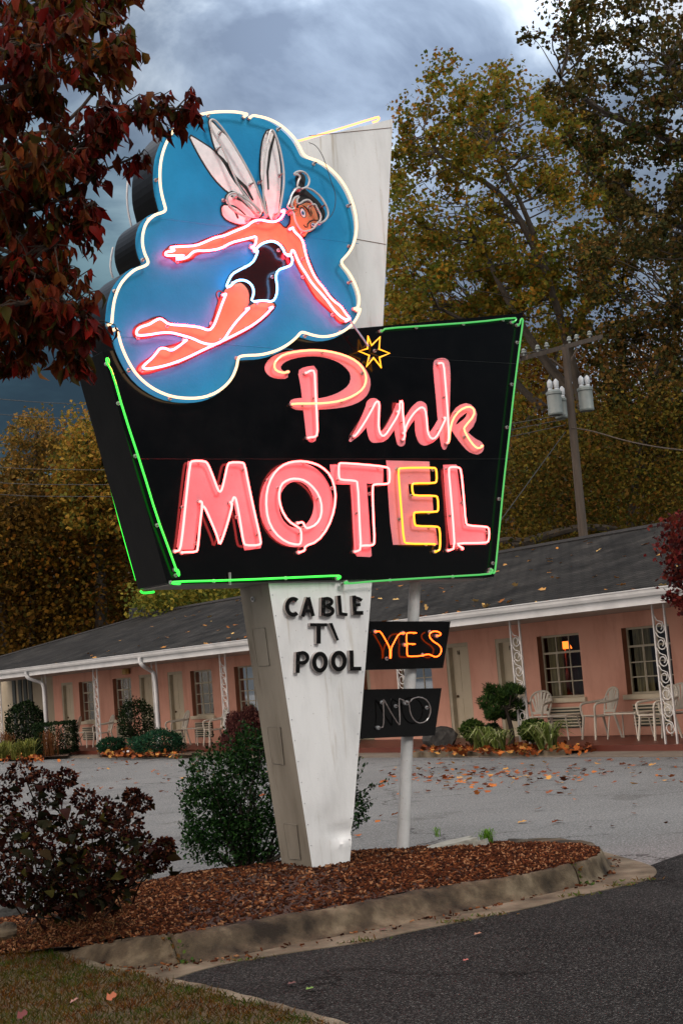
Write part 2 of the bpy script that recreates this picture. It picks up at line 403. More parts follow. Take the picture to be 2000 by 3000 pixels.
for k,(nm,polys) in enumerate(RL.items()):
    mb=MB()
    for j,p in enumerate(polys): mb.prism(T(Z5,p,.034),.001,.034+.0006*j,SF,0,1)
    mb.build('raised_letter',[m_letter,m_lside],pedestal)
# ---- white fin above
mb=MB(); fin=[S(800,300,-.10),S(880,412,-.10),S(1150,348,-.10),S(1118,1000,-.10),S(760,1000,-.10)]
fin=[S(840,424,-.10),S(1150,348,-.10),S(1119,1010,-.10),S(780,1010,-.10)]
mb.prism(fin,-.34,-.10,SF); finob=mb.build('tower_fin',m_white,sign,bevel=.003)
mb=MB()
for y in (385,715,706):
    pass
a,b=S(1040,388,-.10),S(1148,390,-.10)
m_seam=flat('seam_rust',(.16,.10,.07),.7)
for (x0,y0,x1,y1) in ((905,398,1146,374),(1040,700,1130,716)):
    mb=MB(); q=[S(x0,y0,-.0985),S(x1,y1,-.0985)]; mb.tube([SF(*q[0],-.0985),SF(*q[1],-.0985)],.003,5); mb.build('panel_seam',m_seam,finob)
tube('neon_tube',[S(866,414,-.22),S(878,412,-.22),S(990,379,-.22),S(1098,345,-.22),S(1111,342,-.22),S(1107,354,-.22),S(1092,358,-.22)],n_ror,finob,w=-.22,base=-.22,hook=(0,0),sup=False,smooth=1)
for x,y,y1 in ((886,415,420),(1055,370,384)):
    mb=MB(); q=S(x,y,-.22); mb.tube([SF(q[0],q[1]-.002,-.22),SF(q[0],q[1]-.10,-.22)],.006,6); mb.build('tube_support',m_glass,finob)
# ---- black cabinet
cabf=[S(300,1030,CF),S(1532,917,CF),S(1446,1690,CF),S(490,1709,CF)]
DC=depth_to(403,S(490,1709,CF))
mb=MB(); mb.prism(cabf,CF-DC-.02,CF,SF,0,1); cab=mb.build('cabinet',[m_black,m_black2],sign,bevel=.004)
m_under=surf('underside_paint',[(.3,(.20,.19,.18)),(.7,(.32,.31,.30))],4,.6)
ub=[(cabf[3][0]+.03,cabf[3][1]-.003),(cabf[2][0]-.03,cabf[2][1]-.003)]
mb=MB(); mb.add([SF(ub[0][0],ub[0][1],CF-.03),SF(ub[1][0],ub[1][1],CF-.03),SF(ub[1][0],ub[1][1],CF-DC),SF(ub[0][0],ub[0][1],CF-DC),
  SF(ub[0][0],ub[0][1]-.008,CF-.03),SF(ub[1][0],ub[1][1]-.008,CF-.03),SF(ub[1][0],ub[1][1]-.008,CF-DC),SF(ub[0][0],ub[0][1]-.008,CF-DC)],[(0,1,2,3),(4,5,6,7),(0,1,5,4),(1,2,6,5),(2,3,7,6),(3,0,4,7)])
mb.build('underside_panel',m_under,cab)
for q0,q1 in (((411,1345),(1493,1345)),((1050,1040),(1510,1066))):
    mb=MB(); a=S(*q0,CF);b=S(*q1,CF); mb.tube([SF(*a,CF),SF(*b,CF)],.0028,5); mb.build('face_seam',m_black2,cab)
mb=MB(); q0=S(675,1677,CF+.03); q1=S(676,1713,CF+.03); mb.tube([SF(*q0,CF+.02),SF(*q1,CF+.02)],.010,4); mb.build('hanger_strap',m_metal,cab)
# green border tubes
def ps(pts,w=TW): return [S(*p,w) for p in pts]
tube('neon_tube',ps([(1122,968),(1128,962),(1260,953),(1400,943),(1508,930),(1512,936),(1506,942)]),n_pgreen,cab,smooth=1,r=.0078)
tube('neon_tube',ps([(1522,950),(1524,936),(1529,932),(1531,940),(1520,1020),(1503,1158),(1490,1280),(1474,1417),(1458,1590),(1450,1668),(1447,1680),(1441,1678),(1443,1668)]),n_pgreen,cab,smooth=1,r=.0078)
tube('neon_tube',ps([(1440,1676),(1436,1682),(1300,1690),(1100,1702),(1010,1711),(1008,1706),(1020,1704)]),n_pgreen,cab,smooth=1,r=.0078)
tube('neon_tube',ps([(995,1694),(998,1689),(990,1686),(900,1690),(675,1700),(510,1704),(504,1708),(512,1711),(530,1709)]),n_green,cab,smooth=1,r=.0078)
tube('neon_tube',ps([(320,1063),(318,1050),(312,1050),(314,1062),(330,1090),(363,1208),(418,1375),(459,1511),(497,1614),(522,1683),(526,1688),(524,1675),(520,1668)]),n_green,cab,smooth=1,r=.0078)
# tubes of the far side of the cabinet, seen past its edge
wB=CF-DC-.085
def psb(pts): return [S(*p,wB) for p in pts]
tube('neon_tube',psb([(232,1080),(240,1115),(262,1190),(285,1280),(318,1400),(360,1560),(400,1700)]),n_green,cab,w=wB,base=wB,hook=(0,0),sup=False,smooth=1)
tube('neon_tube',psb([(412,1731),(418,1737),(432,1737),(452,1734)]),n_green,cab,w=wB,base=wB,hook=(0,0),sup=False,smooth=1)
# ---- cloud panel
c1=[(55,1268),(60,1200),(70,1130),(95,1060),(130,1010),(185,960),(240,942),(264,926),(262,905),(242,865),(230,810),(232,755),(248,700),(275,665),(310,642),(350,632),(366,616),(355,580),(335,500),(330,420),(335,340),(352,270),(380,205),(420,145),(470,103),(540,75),(620,57),(700,52),(780,55),(834,68)]
c2=[(866,74),(940,88),(1010,120),(1070,170),(1110,215),(1135,260),(1152,298),(1180,318),(1230,332),(1290,365),(1350,420),(1400,490),(1435,570),(1455,650),(1460,720),(1450,790),(1425,850),(1390,892),(1370,912),(1378,935),(1410,970),(1445,1030),(1468,1090),(1475,1140),(1467,1176)]
c3=[(1480,1185),(1470,1220),(1440,1270),(1400,1305),(1340,1335),(1270,1347),(1210,1338),(1152,1318),(1138,1322),(1110,1355),(1060,1395),(990,1430),(910,1450),(830,1452),(788,1458),(778,1475),(772,1520),(745,1585),(700,1635),(640,1675),(570,1696),(490,1700),(400,1690),(320,1660),(250,1615),(190,1555),(145,1480),(110,1400),(95,1340),(80,1298)]
CP=CF+.012; CTW=CP+.074
out=T(Z1,c1+c2+c3,CTW); outl=offset(chaikin(out,1),.022)
DCL=depth_to(385,S(455,615,CP))
mb=MB(); mb.prism(outl,CP-DCL,CP,SF,0,1); cloud=mb.build('cloud_panel',[m_blue,m_black2],sign)
paint('outline',[offset(chaikin(out,1),.0235)],CP-.012,m_ink,cloud,th=.004)
for q0,q1 in (((450,637),(1050,714)),((333,985),(858,1024))):
    mb=MB(); a=S(*q0,CP);b=S(*q1,CP); mb.tube([SF(*a,CP),SF(*b,CP)],.0024,5); mb.build('panel_seam',m_blue,cloud)
tube('neon_tube',T(Z1,c1,CTW),n_cream,cloud,w=CTW,base=CP,r=.0105)
tube('neon_tube',T(Z1,c2,CTW),n_cream,cloud,w=CTW,base=CP,r=.0105)
tube('neon_tube',T(Z1,c3,CTW),n_cream,cloud,w=CTW,base=CP,r=.0105)
# unlit twin tubes on the far side of the cloud, peeping past it
wb=CP-DCL-.085
for pts in ([(375,530),(372,580),(376,620),(385,660),(388,668)],[(332,725),(325,760),(324,790),(332,815)],[(247,930),(241,965),(240,1000)],[(248,1025),(250,1050),(254,1062)]):
    tube('unlit_tube',[S(*p,wb) for p in pts],m_glass,cloud,w=wb,base=wb,hook=(0,0),sup=False)
# painted figure
BW=CP+.001
def Q1(p,k=1): return chaikin(T(Z1,p,CP),k)
def Q2(p,k=1): return chaikin(T(Z2,p,CP),k)
upper=[(350,870),(375,845),(400,825),(450,826),(530,822),(600,790),(680,765),(740,735),(800,712),(850,678),(900,662),(960,678),(1010,692),(1050,735),(1085,690),(1072,620),(1100,590),(1150,640),(1165,760),(1138,785),(1155,830),(1178,890),(1205,960),(1240,1030),(1285,1090),(1335,1140),(1378,1180),(1405,1220),(1418,1250),(1385,1268),(1350,1255),(1315,1205),(1265,1160),(1215,1110),(1160,1010),(1120,940),(1095,885),(1088,850),(1062,875),(1045,830),(1010,800),(960,790),(910,808),(885,838),(868,795),(830,785),(740,810),(640,848),(540,862),(505,900),(440,915),(412,905),(430,888),(370,884)]
thigh=[(700,1085),(730,1045),(765,1032),(805,1040),(835,1080),(840,1120),(838,1165),(795,1235),(725,1315),(695,1370),(640,1392),(560,1372),(480,1348),(400,1322),(320,1328),(240,1348),(190,1348),(180,1320),(200,1285),(260,1262),(300,1242),(340,1236),(385,1275),(460,1288),(540,1298),(608,1312),(638,1255),(660,1180),(680,1115)]
leg2=[(845,1150),(975,1150),(990,1170),(930,1235),(850,1296),(720,1366),(640,1396),(540,1446),(440,1496),(340,1526),(240,1556),(204,1548),(205,1525),(240,1495),(290,1465),(328,1415),(372,1410),(440,1392),(490,1358),(600,1380),(690,1330)]
suit=[(888,838),(900,812),(930,796),(965,788),(1010,805),(1040,850),(1062,872),(1088,890),(1080,932),(1012,952),(990,990),(1002,1060),(988,1140),(940,1150),(850,1152),(845,1100),(830,1060),(800,1035),(760,1040),(712,1068),(708,1040),(740,978),(800,948),(850,930),(872,900),(880,865)]
paint('outline',[offset(Q1(upper),.016),offset(Q1(thigh),.016),offset(Q1(leg2),.016),offset(Q1(suit),.010)],BW,m_ink,cloud,step=.0005)
paint('painted_fairy',[Q1(leg2),Q1(thigh),Q1(upper)],BW+.0035,m_skin,cloud,step=.0006)
paint('swimsuit',[Q1(suit)],BW+.0065,m_suit,cloud)
# wings
wings=[[(492,182),(560,222),(640,275),(690,335),(745,440),(800,510),(860,570),(912,640),(865,652),(795,565),(715,515),(640,440),(580,350),(530,260)],
 [(606,92),(640,120),(670,155),(720,198),(780,300),(860,430),(900,520),(932,620),(905,645),(850,560),(790,480),(700,340),(650,280),(625,200)],
 [(950,155),(985,175),(1008,270),(1025,400),(1022,520),(1010,620),(1000,685),(955,678),(935,560),(905,450),(905,300),(922,200)],
 [(700,570),(712,530),(750,512),(820,555),(870,590),(915,640),(900,668),(850,670),(780,625),(725,605)],
 [(682,640),(680,600),(700,588),(760,600),(810,640),(850,690),(800,708),(740,692),(700,670)]]
for k,wg in enumerate(wings):
    p=Q1(wg,1); o0=BW+.0004+k*.0012
    paint('outline',[offset(p,.010)],o0,m_ink,cloud,th=.0008)
    paint('wing',[offset(p,-.004)],o0+.0009,m_wing,cloud,th=.0008)
wl=[[(712,350,9),(760,430,14),(820,490,18),(860,560,10)],[(985,190,12),(960,280,16),(945,400,12),(950,500,8)],[(740,540,10),(800,560,22),(850,610,16),(870,640,8)],[(725,600,8),(760,625,16),(775,665,10)],[(640,280,6),(690,330,14),(720,365,10)]]
for q in wl: paint('wing_vein',[T(Z1,stroke(q),CP)],BW+.0075,m_ink,cloud,th=.0008,step=.0003)
# head
face=[(262,595),(290,570),(340,560),(450,548),(520,590),(570,660),(598,720),(590,790),(560,835),(530,880),(470,905),(430,965),(392,935),(345,835),(320,720),(290,665)]
hair=[(322,275),(350,235),(385,222),(430,250),(442,290),(438,340),(424,395),(470,440),(530,490),(600,560),(655,640),(672,700),(655,760),(610,808),(570,822),(572,780),(590,760),(572,690),(540,610),(500,575),(440,565),(400,590),(365,600),(350,640),(320,600),(275,575),(295,480),(330,405),(335,340)]
paint('outline',[offset(Q2(face),.008)],BW+.0078,m_ink,cloud,th=.0006)
paint('face',[Q2(face)],BW+.0085,m_skin,cloud,th=.0008)
paint('hair',[Q2(hair)],BW+.0097,m_ink,cloud,th=.0012)
def ell(cx,cy,rx,ry,rot=0,k=20):
    c,s_=math.cos(math.radians(rot)),math.sin(math.radians(rot)); return [(cx+rx*math.cos(a)*c-ry*math.sin(a)*s_,cy+rx*math.cos(a)*s_+ry*math.sin(a)*c) for a in [2*math.pi*i/k for i in range(k)]]
ear=[(300,600),(305,545),(335,510),(362,500),(352,545),(345,600),(320,625)]
paint('ear',[Q2(ear)],BW+.0112,m_skin,cloud,th=.0006)
ew=flat('eye_white',(.7,.7,.7),.4)
for pg_ in (T(Z2,ell(412,683,33,64,-18),CP),T(Z2,ell(526,825,28,30,0),CP)): paint('eye_line',[pg_],BW+.0095,m_ink,cloud,th=.0008,step=.0003)
for pg_ in (T(Z2,ell(412,685,24,54,-18),CP),T(Z2,ell(527,822,20,21,0),CP)): paint('eye',[pg_],BW+.0107,ew,cloud,th=.0006)
for pg_ in (T(Z2,ell(410,688,16,26,-18),CP),T(Z2,ell(525,822,13,14,0),CP)): paint('iris',[pg_],BW+.0115,m_eyeb,cloud,th=.0005)
for pg_ in (T(Z2,ell(410,690,7,13,-18),CP),T(Z2,ell(525,822,6,6,0),CP)): paint('pupil',[pg_],BW+.0122,m_ink,cloud,th=.0005)
fl=[[(410,602,8),(440,620,12),(472,655,14),(492,700,12),(500,728,5)],[(502,648,5),(512,690,10),(510,722,4)],[(418,822,6),(438,848,14),(462,850,12),(464,815,14),(490,785,18),(530,768,14),(575,770,10)],[(505,840,6),(512,862,14),(505,878,4)]]
for q in fl: paint('face_line',[T(Z2,stroke(q),CP)],BW+.0110,m_ink,cloud,th=.0006,step=.0002)
# figure tubes (all belong to the cloud panel)
def ct(z,p,mat,**k): return tube('neon_tube' if mat is not m_glass else 'unlit_tube',T(z,p,CTW),mat,cloud,w=CTW,base=CP+.003,**k)
ct(Z1,[(1047,616),(1040,645),(1020,672),(990,686),(955,684),(900,672),(860,685),(830,712),(770,735),(700,766),(650,775),(600,797),(540,822),(480,826),(392,830),(396,843),(420,846),(400,856),(370,857),(360,872),(372,880),(420,880),(472,878),(462,886),(438,886),(424,896),(440,903),(490,890),(510,868),(535,851),(600,853),(680,840),(740,805),(800,790),(850,778),(884,768),(884,790),(875,822)],n_fig,smooth=1)
ct(Z1,[(1094,718),(1100,740),(1148,783),(1162,850),(1178,910),(1205,975),(1232,1022),(1270,1065),(1300,1110),(1335,1147),(1368,1168),(1395,1210),(1422,1243)],n_fig)
ct(Z1,[(1084,870),(1086,848),(1100,850),(1115,890),(1140,940),(1170,985),(1200,1035),(1240,1080),(1290,1135),(1320,1180),(1348,1213),(1378,1238),(1398,1247),(1416,1247)],n_fig)
ct(Z1,[(712,1097),(690,1150),(665,1220),(640,1285),(613,1312),(560,1290),(460,1280),(380,1275),(350,1250),(328,1240),(300,1255),(270,1275),(215,1290),(195,1315),(200,1340),(270,1335),(340,1322),(400,1322),(450,1335),(520,1355),(570,1380),(620,1391),(660,1387),(700,1362),(730,1310),(780,1245),(846,1178)],n_fig)
ct(Z1,[(982,1172),(930,1228),(860,1282),(780,1325),(705,1362),(650,1388),(560,1430),(500,1460),(430,1490),(350,1515),(260,1532),(230,1526),(243,1505),(285,1470),(310,1440),(330,1412),(360,1410),(395,1428),(440,1400),(488,1362)],n_fig)
ct(Z1,[(890,835),(905,818),(935,803),(975,795),(1015,812),(1040,845),(1048,872),(1080,878),(1093,900),(1085,935),(1050,948),(1008,962),(995,1000),(1005,1060),(1000,1110),(978,1146),(930,1136),(852,1146),(870,1100),(865,1060),(840,1030),(800,1017),(760,1028),(735,1055),(710,1062),(722,1030),(745,985),(790,960),(860,925),(885,880),(893,845)],n_blue,smooth=1)
ct(Z1,[(940,655),(905,540),(870,450),(800,320),(720,190),(660,112),(628,94),(614,115),(640,180),(690,260),(740,380),(790,500),(860,580),(910,635)],m_glass)
ct(Z1,[(947,652),(925,560),(922,430),(935,280),(960,170),(976,152),(1005,210),(1035,330),(1045,450),(1030,560),(1010,650)],m_glass)
ct(Z1,[(852,664),(780,640),(730,595),(712,550),(735,520),(780,522),(860,580),(912,625),(905,650),(880,640),(820,570),(780,535)],m_glass)
ct(Z2,[(378,390),(352,378),(368,310),(392,268),(362,240),(310,242),(350,208),(400,200),(452,222),(492,280),(496,330),(470,385),(412,402)],m_glass,smooth=1)
ct(Z2,[(396,388),(340,402),(290,470),(265,560),(243,600),(255,625),(300,645),(322,628),(290,600),(300,545),(330,502),(382,484),(350,530),(358,582),(400,568),(430,540),(485,530),(522,560),(530,592),(560,575),(590,640),(630,710),(622,770),(580,800),(540,872),(430,900),(380,862),(330,770),(315,665)],m_glass,smooth=1)
ct(Z2,[(412,402),(460,390),(540,420),(630,500),(690,600),(716,680),(700,740),(655,785),(610,800)],m_glass)
# wand and star
mb=MB(); a=S(*Z1(1415,1250),CTW); b=S(*Z1(1522,1402),CTW); mb.tube([SF(*a,CTW+.01),SF(*b,CTW+.01)],.008,8); mb.build('wand',flat('lavender_glass',(.45,.42,.55),.2),sign)
star=[(658,148),(676,195),(719,152),(714,214),(768,235),(716,256),(725,308),(686,258),(650,303),(664,246),(610,224),(655,212)]
tube('star_tube',T(Z3,star,TW+.02),n_yel,sign,w=TW+.02,base=CF,closed=True,smooth=0,r=.0075)
# loose wire by the head
mb=MB(); pts=[(905,418),(925,425),(945,455),(955,485),(960,500),(966,520),(975,545),(983,570),(982,605),(972,630),(962,640)]
mb.tube([SF(*S(*p,CTW+.01),CTW+.01) for p in chaikin(pts,2,False)],.003,5); mb.build('loose_wire',m_rubber,cloud)
mb=MB(); mb.tube([SF(*S(*p,TW+.02),TW+.02) for p in chaikin([(655,858),(640,850),(632,862),(640,880),(636,895)],2,False)],.006,6); mb.build('pigtail_wire',m_rubber,cloud)
# ---- painted letters with their tubes
FW0=CF+.0005
def letter(polys,tubes,mats,z=Z3,sm=1):
    P=[chaikin(T(z,p,CF),sm) if sm else T(z,p,CF) for p in polys]
    o=paint('painted_letter',P,FW0,m_pink,cab,th=.0012)
    mats=mats if isinstance(mats,list) else [mats]*len(tubes)
    for t,m in zip(tubes,mats): tube('neon_tube',T(z,t,TW),m,o,smooth=1)
    return o
bowl=[(128,315),(140,280),(170,250),(220,230),(300,216),(400,213),(480,223),(560,248),(620,283),(655,328),(673,380),(662,440),(620,482),(560,506),(480,519),(400,523),(300,527),(266,515),(254,490),(270,468),(330,462),(400,467),(460,455),(520,430),(560,398),(571,360),(560,325),(520,288),(470,265),(400,250),(320,253),(250,270),(212,298),(216,322),(252,335),(248,366),(190,366),(148,350)]
stem=[(298,325),(330,305),(398,297),(401,400),(402,470),(406,560),(396,678),(372,693),(346,682),(336,600),(325,500),(314,400)]
letter([bowl,stem],[[(258,327),(230,336),(190,325),(178,300),(190,270),(230,240),(300,225),(380,218),(460,225),(540,245),(600,275),(640,320),(651,370),(635,415),(590,450),(520,478),(440,490),(360,492),(280,492)],
  [(350,332),(365,323),(386,324),(389,400),(393,480),(398,560),(401,650),(385,663),(362,664)]],[n_lorange,n_red])
letter([stroke([(568,680,16),(605,640,34),(640,585,50),(672,530,66),(684,500,72)]),stroke([(684,500,76),(684,560,70),(682,620,66),(692,662,64)]),stroke([(692,662,64),(735,664,52),(775,610,46),(800,560,50)])],
  [[(596,655),(640,590),(680,520),(700,480),(716,484),(712,560),(712,620),(725,656),(745,656),(775,610),(806,560),(818,530)]],n_red)
letter([stroke([(800,560,48),(812,505,72),(816,560,62),(820,640,54),(826,690,44)]),stroke([(838,625,36),(865,575,44),(900,525,54),(924,512,62)]),stroke([(924,512,68),(928,580,66),(930,640,66),(946,672,72)]),stroke([(946,672,72),(985,664,52),(1015,620,48),(1030,590,46)])],
  [[(820,530),(820,480),(833,476),(835,540),(842,600),(846,672)],[(848,640),(850,612),(870,570),(900,530),(930,508),(950,520),(958,580),(962,640),(980,673),(1005,666),(1035,610),(1057,562)]],n_red)
letter([[(988,290),(1000,265),(1040,257),(1070,270),(1077,320),(1077,400),(1074,500),(1072,600),(1066,700),(1050,732),(1033,720),(1025,680),(1015,600),(1005,480),(995,380)],
  stroke([(1078,620,30),(1098,560,44),(1130,525,56),(1165,512,54),(1188,535,54),(1180,580,60),(1130,628,70)]),stroke([(1115,625,60),(1152,672,66),(1188,706,76),(1212,716,74)])],
  [[(1028,283),(1044,288),(1052,380),(1060,480),(1068,600),(1070,690)],[(1072,690),(1075,630),(1090,570),(1125,525),(1170,505),(1198,518),(1200,552),(1152,608),(1146,624),(1170,670),(1200,710),(1222,722),(1247,706)]],[n_red,n_lorange])
letter([[(785,1010),(900,1006),(925,1050),(985,1205),(1005,1190),(1048,1018),(1158,1020),(1215,1290),(1272,1545),(1262,1582),(1156,1597),(1120,1440),(1082,1275),(1050,1400),(1003,1535),(985,1525),(925,1400),(872,1285),(850,1440),(826,1590),(722,1592),(712,1570),(750,1280)]],
  [[(712,1600),(735,1595),(752,1480),(775,1250),(800,1025),(815,1008),(895,1010),(917,1028),(950,1110),(985,1205),(998,1212),(1010,1195),(1030,1110),(1045,1038),(1060,1018),(1140,1018),(1157,1032),(1180,1150),(1220,1340),(1266,1540),(1255,1562),(1165,1563),(1150,1545),(1128,1400),(1108,1290),(1098,1250),(1085,1246),(1076,1278)],
   [(1080,1288),(1045,1420),(1010,1525),(992,1562),(985,1518),(930,1385),(892,1302)],[(876,1272),(880,1300),(865,1420),(850,1588),(840,1606),(756,1608)]],n_red,Z4,0)
letter(ring(292,1008,138,168,98),[[(314,1250),(338,1240),(334,1220),(400,1196),(455,1125),(488,1030),(494,940),(470,860),(420,812),(360,790),(300,785),(240,797),(190,832),(152,895),(137,980),(146,1080),(182,1152),(240,1200),(300,1214),(318,1204),(318,1135),(300,1122),(250,1090),(215,1030),(202,960),(215,905),(250,880),(290,873),(340,885),(390,930),(420,990),(422,1060),(395,1110),(350,1130),(336,1120),(326,1096),(308,1100)]],n_red,Z3,0)
letter([[(463,803),(735,812),(733,900),(650,900),(664,1090),(676,1268),(668,1276),(600,1272),(588,1255),(575,1000),(568,905),(490,905),(470,870)]],
  [[(600,1246),(623,1236),(615,1100),(606,892),(590,885),(520,881),(509,870),(509,800),(520,795),(640,803),(752,815),(768,826),(768,893),(755,903),(690,903),(680,915),(684,1050),(692,1203),(680,1216),(635,1216)]],n_red,Z3,0)
letter([[(750,782),(970,788),(975,895),(862,903),(868,958),(985,965),(990,1040),(885,1048),(892,1116),(1002,1123),(1014,1212),(785,1213),(770,1100),(760,950)]],
  [[(1010,1246),(1026,1234),(1024,1130),(1010,1119),(905,1118),(895,1108),(890,1052),(900,1045),(1008,1045),(1016,1035),(1013,970),(1000,962),(895,962),(885,950),(881,906),(893,898),(998,898),(1008,888),(1006,828),(995,818),(822,820),(812,830),(818,920),(828,1040),(840,1195),(855,1207),(1005,1208)]],n_yel,Z3,0)
letter([[(1040,805),(1108,803),(1128,950),(1150,1112),(1255,1118),(1260,1212),(1075,1212),(1062,1100),(1050,950)]],
  [[(1075,1240),(1100,1230),(1092,1100),(1080,950),(1068,824),(1080,815),(1120,817),(1132,830),(1145,960),(1155,1100),(1168,1115),(1262,1120),(1276,1132),(1273,1193),(1258,1203),(1112,1204),(1120,1218),(1147,1232)]],n_red,Z3,0)
# pale red ghost bar left of the L: its shadow-side tube
# ================================================================== VACANCY SIGN: pole with the YES and NO boxes
for zz in np.arange(.17,.0,-.004):      # the pole stands a little behind the pedestal's face, under the cabinet
    pb=on_z(1173,2512,zz)
    if float((pb-G)@ED)>.19: break
pu,pv=float((pb-G)@EU),.10
pw=-float((pb-G)@ED)
vs=thing('vacancy_sign','white pole beside the pedestal with a lit YES box above an unlit NO box','vacancy sign',pb)
mb=MB(); top=on_plane(1216,1700,pb,ED); tp=(float((top-G)@EU),float(top[2]))
ptop=SF(tp[0],cabf[2][1]+.02,pw); mb.tube([pb-EZ*.12,pb+(ptop-pb)*.5,ptop],[.052,.050,.049],20)
mpole=surf('white_pole_paint',[(.3,(.36,.36,.35)),(.7,(.50,.50,.49))],5,.5,bump=.002,bscale=70,speck=(60,.68,.75,(.25,.2,.17)))
mb.build('pole',mpole,vs,smooth=True)
BX=min(pw+.10,-.012)            # front plane of both boxes, which tuck in behind the pedestal's edge

yes=[(1072,1820),(1319,1820.5),(1297,1957),(1062,1963)]; no=[(1056,2020),(1293,2016),(1273,2155),(1150,2160),(1048,2165)]
def vbox(q):
    mb=MB(); mb.prism([S(*p,BX) for p in q],BX-.045,BX,SF,0,1); return mb.build('sign_box',[m_black,m_black2],vs,bevel=.003)
yb=vbox(yes); nb=vbox(no)
YW=BX+.055
def vt(p,mat,par,r=.0054,**k): return tube('neon_tube' if mat is n_yes else 'unlit_tube',T(Z5,p,YW),mat,par,w=YW,base=BX,r=r,smooth=1,**k)
vt([(1022,335),(1040,336),(1078,400),(1102,448),(1102,512),(1108,512),(1108,448),(1132,400),(1160,350),(1204,345)],n_yes,yb)
vt([(1280,345),(1215,344),(1210,355),(1210,410),(1218,418),(1272,418)],n_yes,yb,sup=False)
vt([(1216,422),(1212,435),(1213,490),(1222,500),(1300,498),(1352,484),(1372,492),(1400,505),(1428,492),(1442,455),(1425,425),(1385,402),(1358,370),(1364,345),(1392,333),(1420,338),(1438,352),(1426,364)],n_yes,yb)
vt([(1043,968),(1060,960),(1061,870),(1056,785),(1062,783),(1100,855),(1160,952),(1168,945),(1160,785),(1166,775),(1215,805),(1230,806)],m_dglass,nb)
vt([(1232,802),(1250,775),(1300,765),(1350,790),(1372,850),(1352,915),(1305,942),(1262,925),(1235,875),(1228,820),(1222,806)],m_dglass,nb)
mb=MB()
for x,y in ((1060,836),(1065,700)): pass
for q,o_ in ((yes,yb),(no,nb)):
    mb=MB(); a=S(q[0][0]+100,q[0][1],BX); mb.tube([SF(a[0]+.02,a[1]-.10,BX-.045),SF(a[0]+.02,a[1]-.10,pw-.02)],.012,6); mb.build('bracket',m_metal,vs)
# ================================================================== GROUND
def asphalt(name,lo,hi,agg,dark,scale=.5,aggs=170,rough=.8):
    m,n,l,b=nt(name)
    t=noise(n,l,scale,6,.62); r=ramp(n,[(.32,lo),(.68,hi)]); l.new(t.outputs['Fac'],r.inputs['Fac'])
    v=n.new('ShaderNodeTexVoronoi'); v.inputs['Scale'].default_value=aggs; tcn=n.new('ShaderNodeTexCoord'); l.new(tcn.outputs['Object'],v.inputs['Vector'])
    vr=ramp(n,[(0,(0,0,0)),(.66,(.0,.0,.0)),(.92,(1,1,1))],'LINEAR'); l.new(v.outputs['Color'],vr.inputs['Fac'])
    c=mixc(n,l,vr.outputs['Color'],r.outputs['Color'],agg)
    t2=noise(n,l,aggs*.35,3,.6); r2=ramp(n,[(.44,(1,1,1)),(.56,(0,0,0))]); l.new(t2.outputs['Fac'],r2.inputs['Fac'])
    c=mixc(n,l,r2.outputs['Color'],c,mixc(n,l,1.0,c,dark,'MULTIPLY'))
    t3=noise(n,l,1.7,4,.7,stretch=(1,2.6,1)); r3=ramp(n,[(.60,(0,0,0)),(.70,(1,1,1))]); l.new(t3.outputs['Fac'],r3.inputs['Fac'])
    c=mixc(n,l,r3.outputs['Color'],c,mixc(n,l,1.0,c,(.72,.72,.74),'MULTIPLY'))
    cv=n.new('ShaderNodeTexVoronoi'); cv.feature='DISTANCE_TO_EDGE'; cv.inputs['Scale'].default_value=.33; wn=noise(n,l,1.6,5,.7); ad=n.new('ShaderNodeVectorMath'); ad.operation='ADD'; sc_=n.new('ShaderNodeVectorMath'); sc_.operation='SCALE'; sc_.inputs['Scale'].default_value=.9
    l.new(wn.outputs['Color'],sc_.inputs[0]); l.new(sc_.outputs[0],ad.inputs[0]); l.new(tcn.outputs['Object'],ad.inputs[1]); l.new(ad.outputs[0],cv.inputs['Vector'])
    crr=ramp(n,[(0,(1,1,1)),(.0035,(1,1,1)),(.006,(0,0,0))]); l.new(cv.outputs['Distance'],crr.inputs['Fac'])
    mk=noise(n,l,.23,2,.5); mr_=ramp(n,[(.44,(0,0,0)),(.50,(1,1,1))]); l.new(mk.outputs['Fac'],mr_.inputs['Fac'])
    cf=mixc(n,l,1.0,crr.outputs['Color'],mr_.outputs['Color'],'MULTIPLY'); c=mixc(n,l,cf,c,mixc(n,l,1.0,c,(.35,.33,.32),'MULTIPLY'))
    t5=noise(n,l,.8,3,.6); r5=ramp(n,[(.62,(0,0,0)),(.66,(1,1,1))]); l.new(t5.outputs['Fac'],r5.inputs['Fac']); c=mixc(n,l,r5.outputs['Color'],c,mixc(n,l,1.0,c,(.78,.77,.76),'MULTIPLY'))
    l.new(c,b.inputs['Base Color']); b.inputs['Roughness'].default_value=rough; b.inputs['Specular IOR Level'].default_value=.06
    bp=n.new('ShaderNodeBump'); bp.inputs['Distance'].default_value=.004; bp.inputs['Strength'].default_value=.8
    l.new(v.outputs['Distance'],bp.inputs['Height']); l.new(bp.outputs['Normal'],b.inputs['Normal'])
    return m
m_lot=asphalt('lot_asphalt',(.135,.133,.130),(.195,.192,.188),(.34,.34,.34),(.62,.62,.63),.35,120)
m_drive=asphalt('drive_asphalt',(.007,.0066,.0062),(.030,.029,.028),(.12,.118,.112),(.4,.4,.4),.42,150,.8)
def ground_poly(name,px,z,mat,label=None,thick=.0):
    P=[on_z(x,y,z) for x,y in px]; mb=MB(); tri=geometry.tessellate_polygon([[Vector((p[0],p[1],0)) for p in P]])
    mb.add(P,[tuple(t) for t in tri]); return tag(mb.build(name,mat),kind='structure')
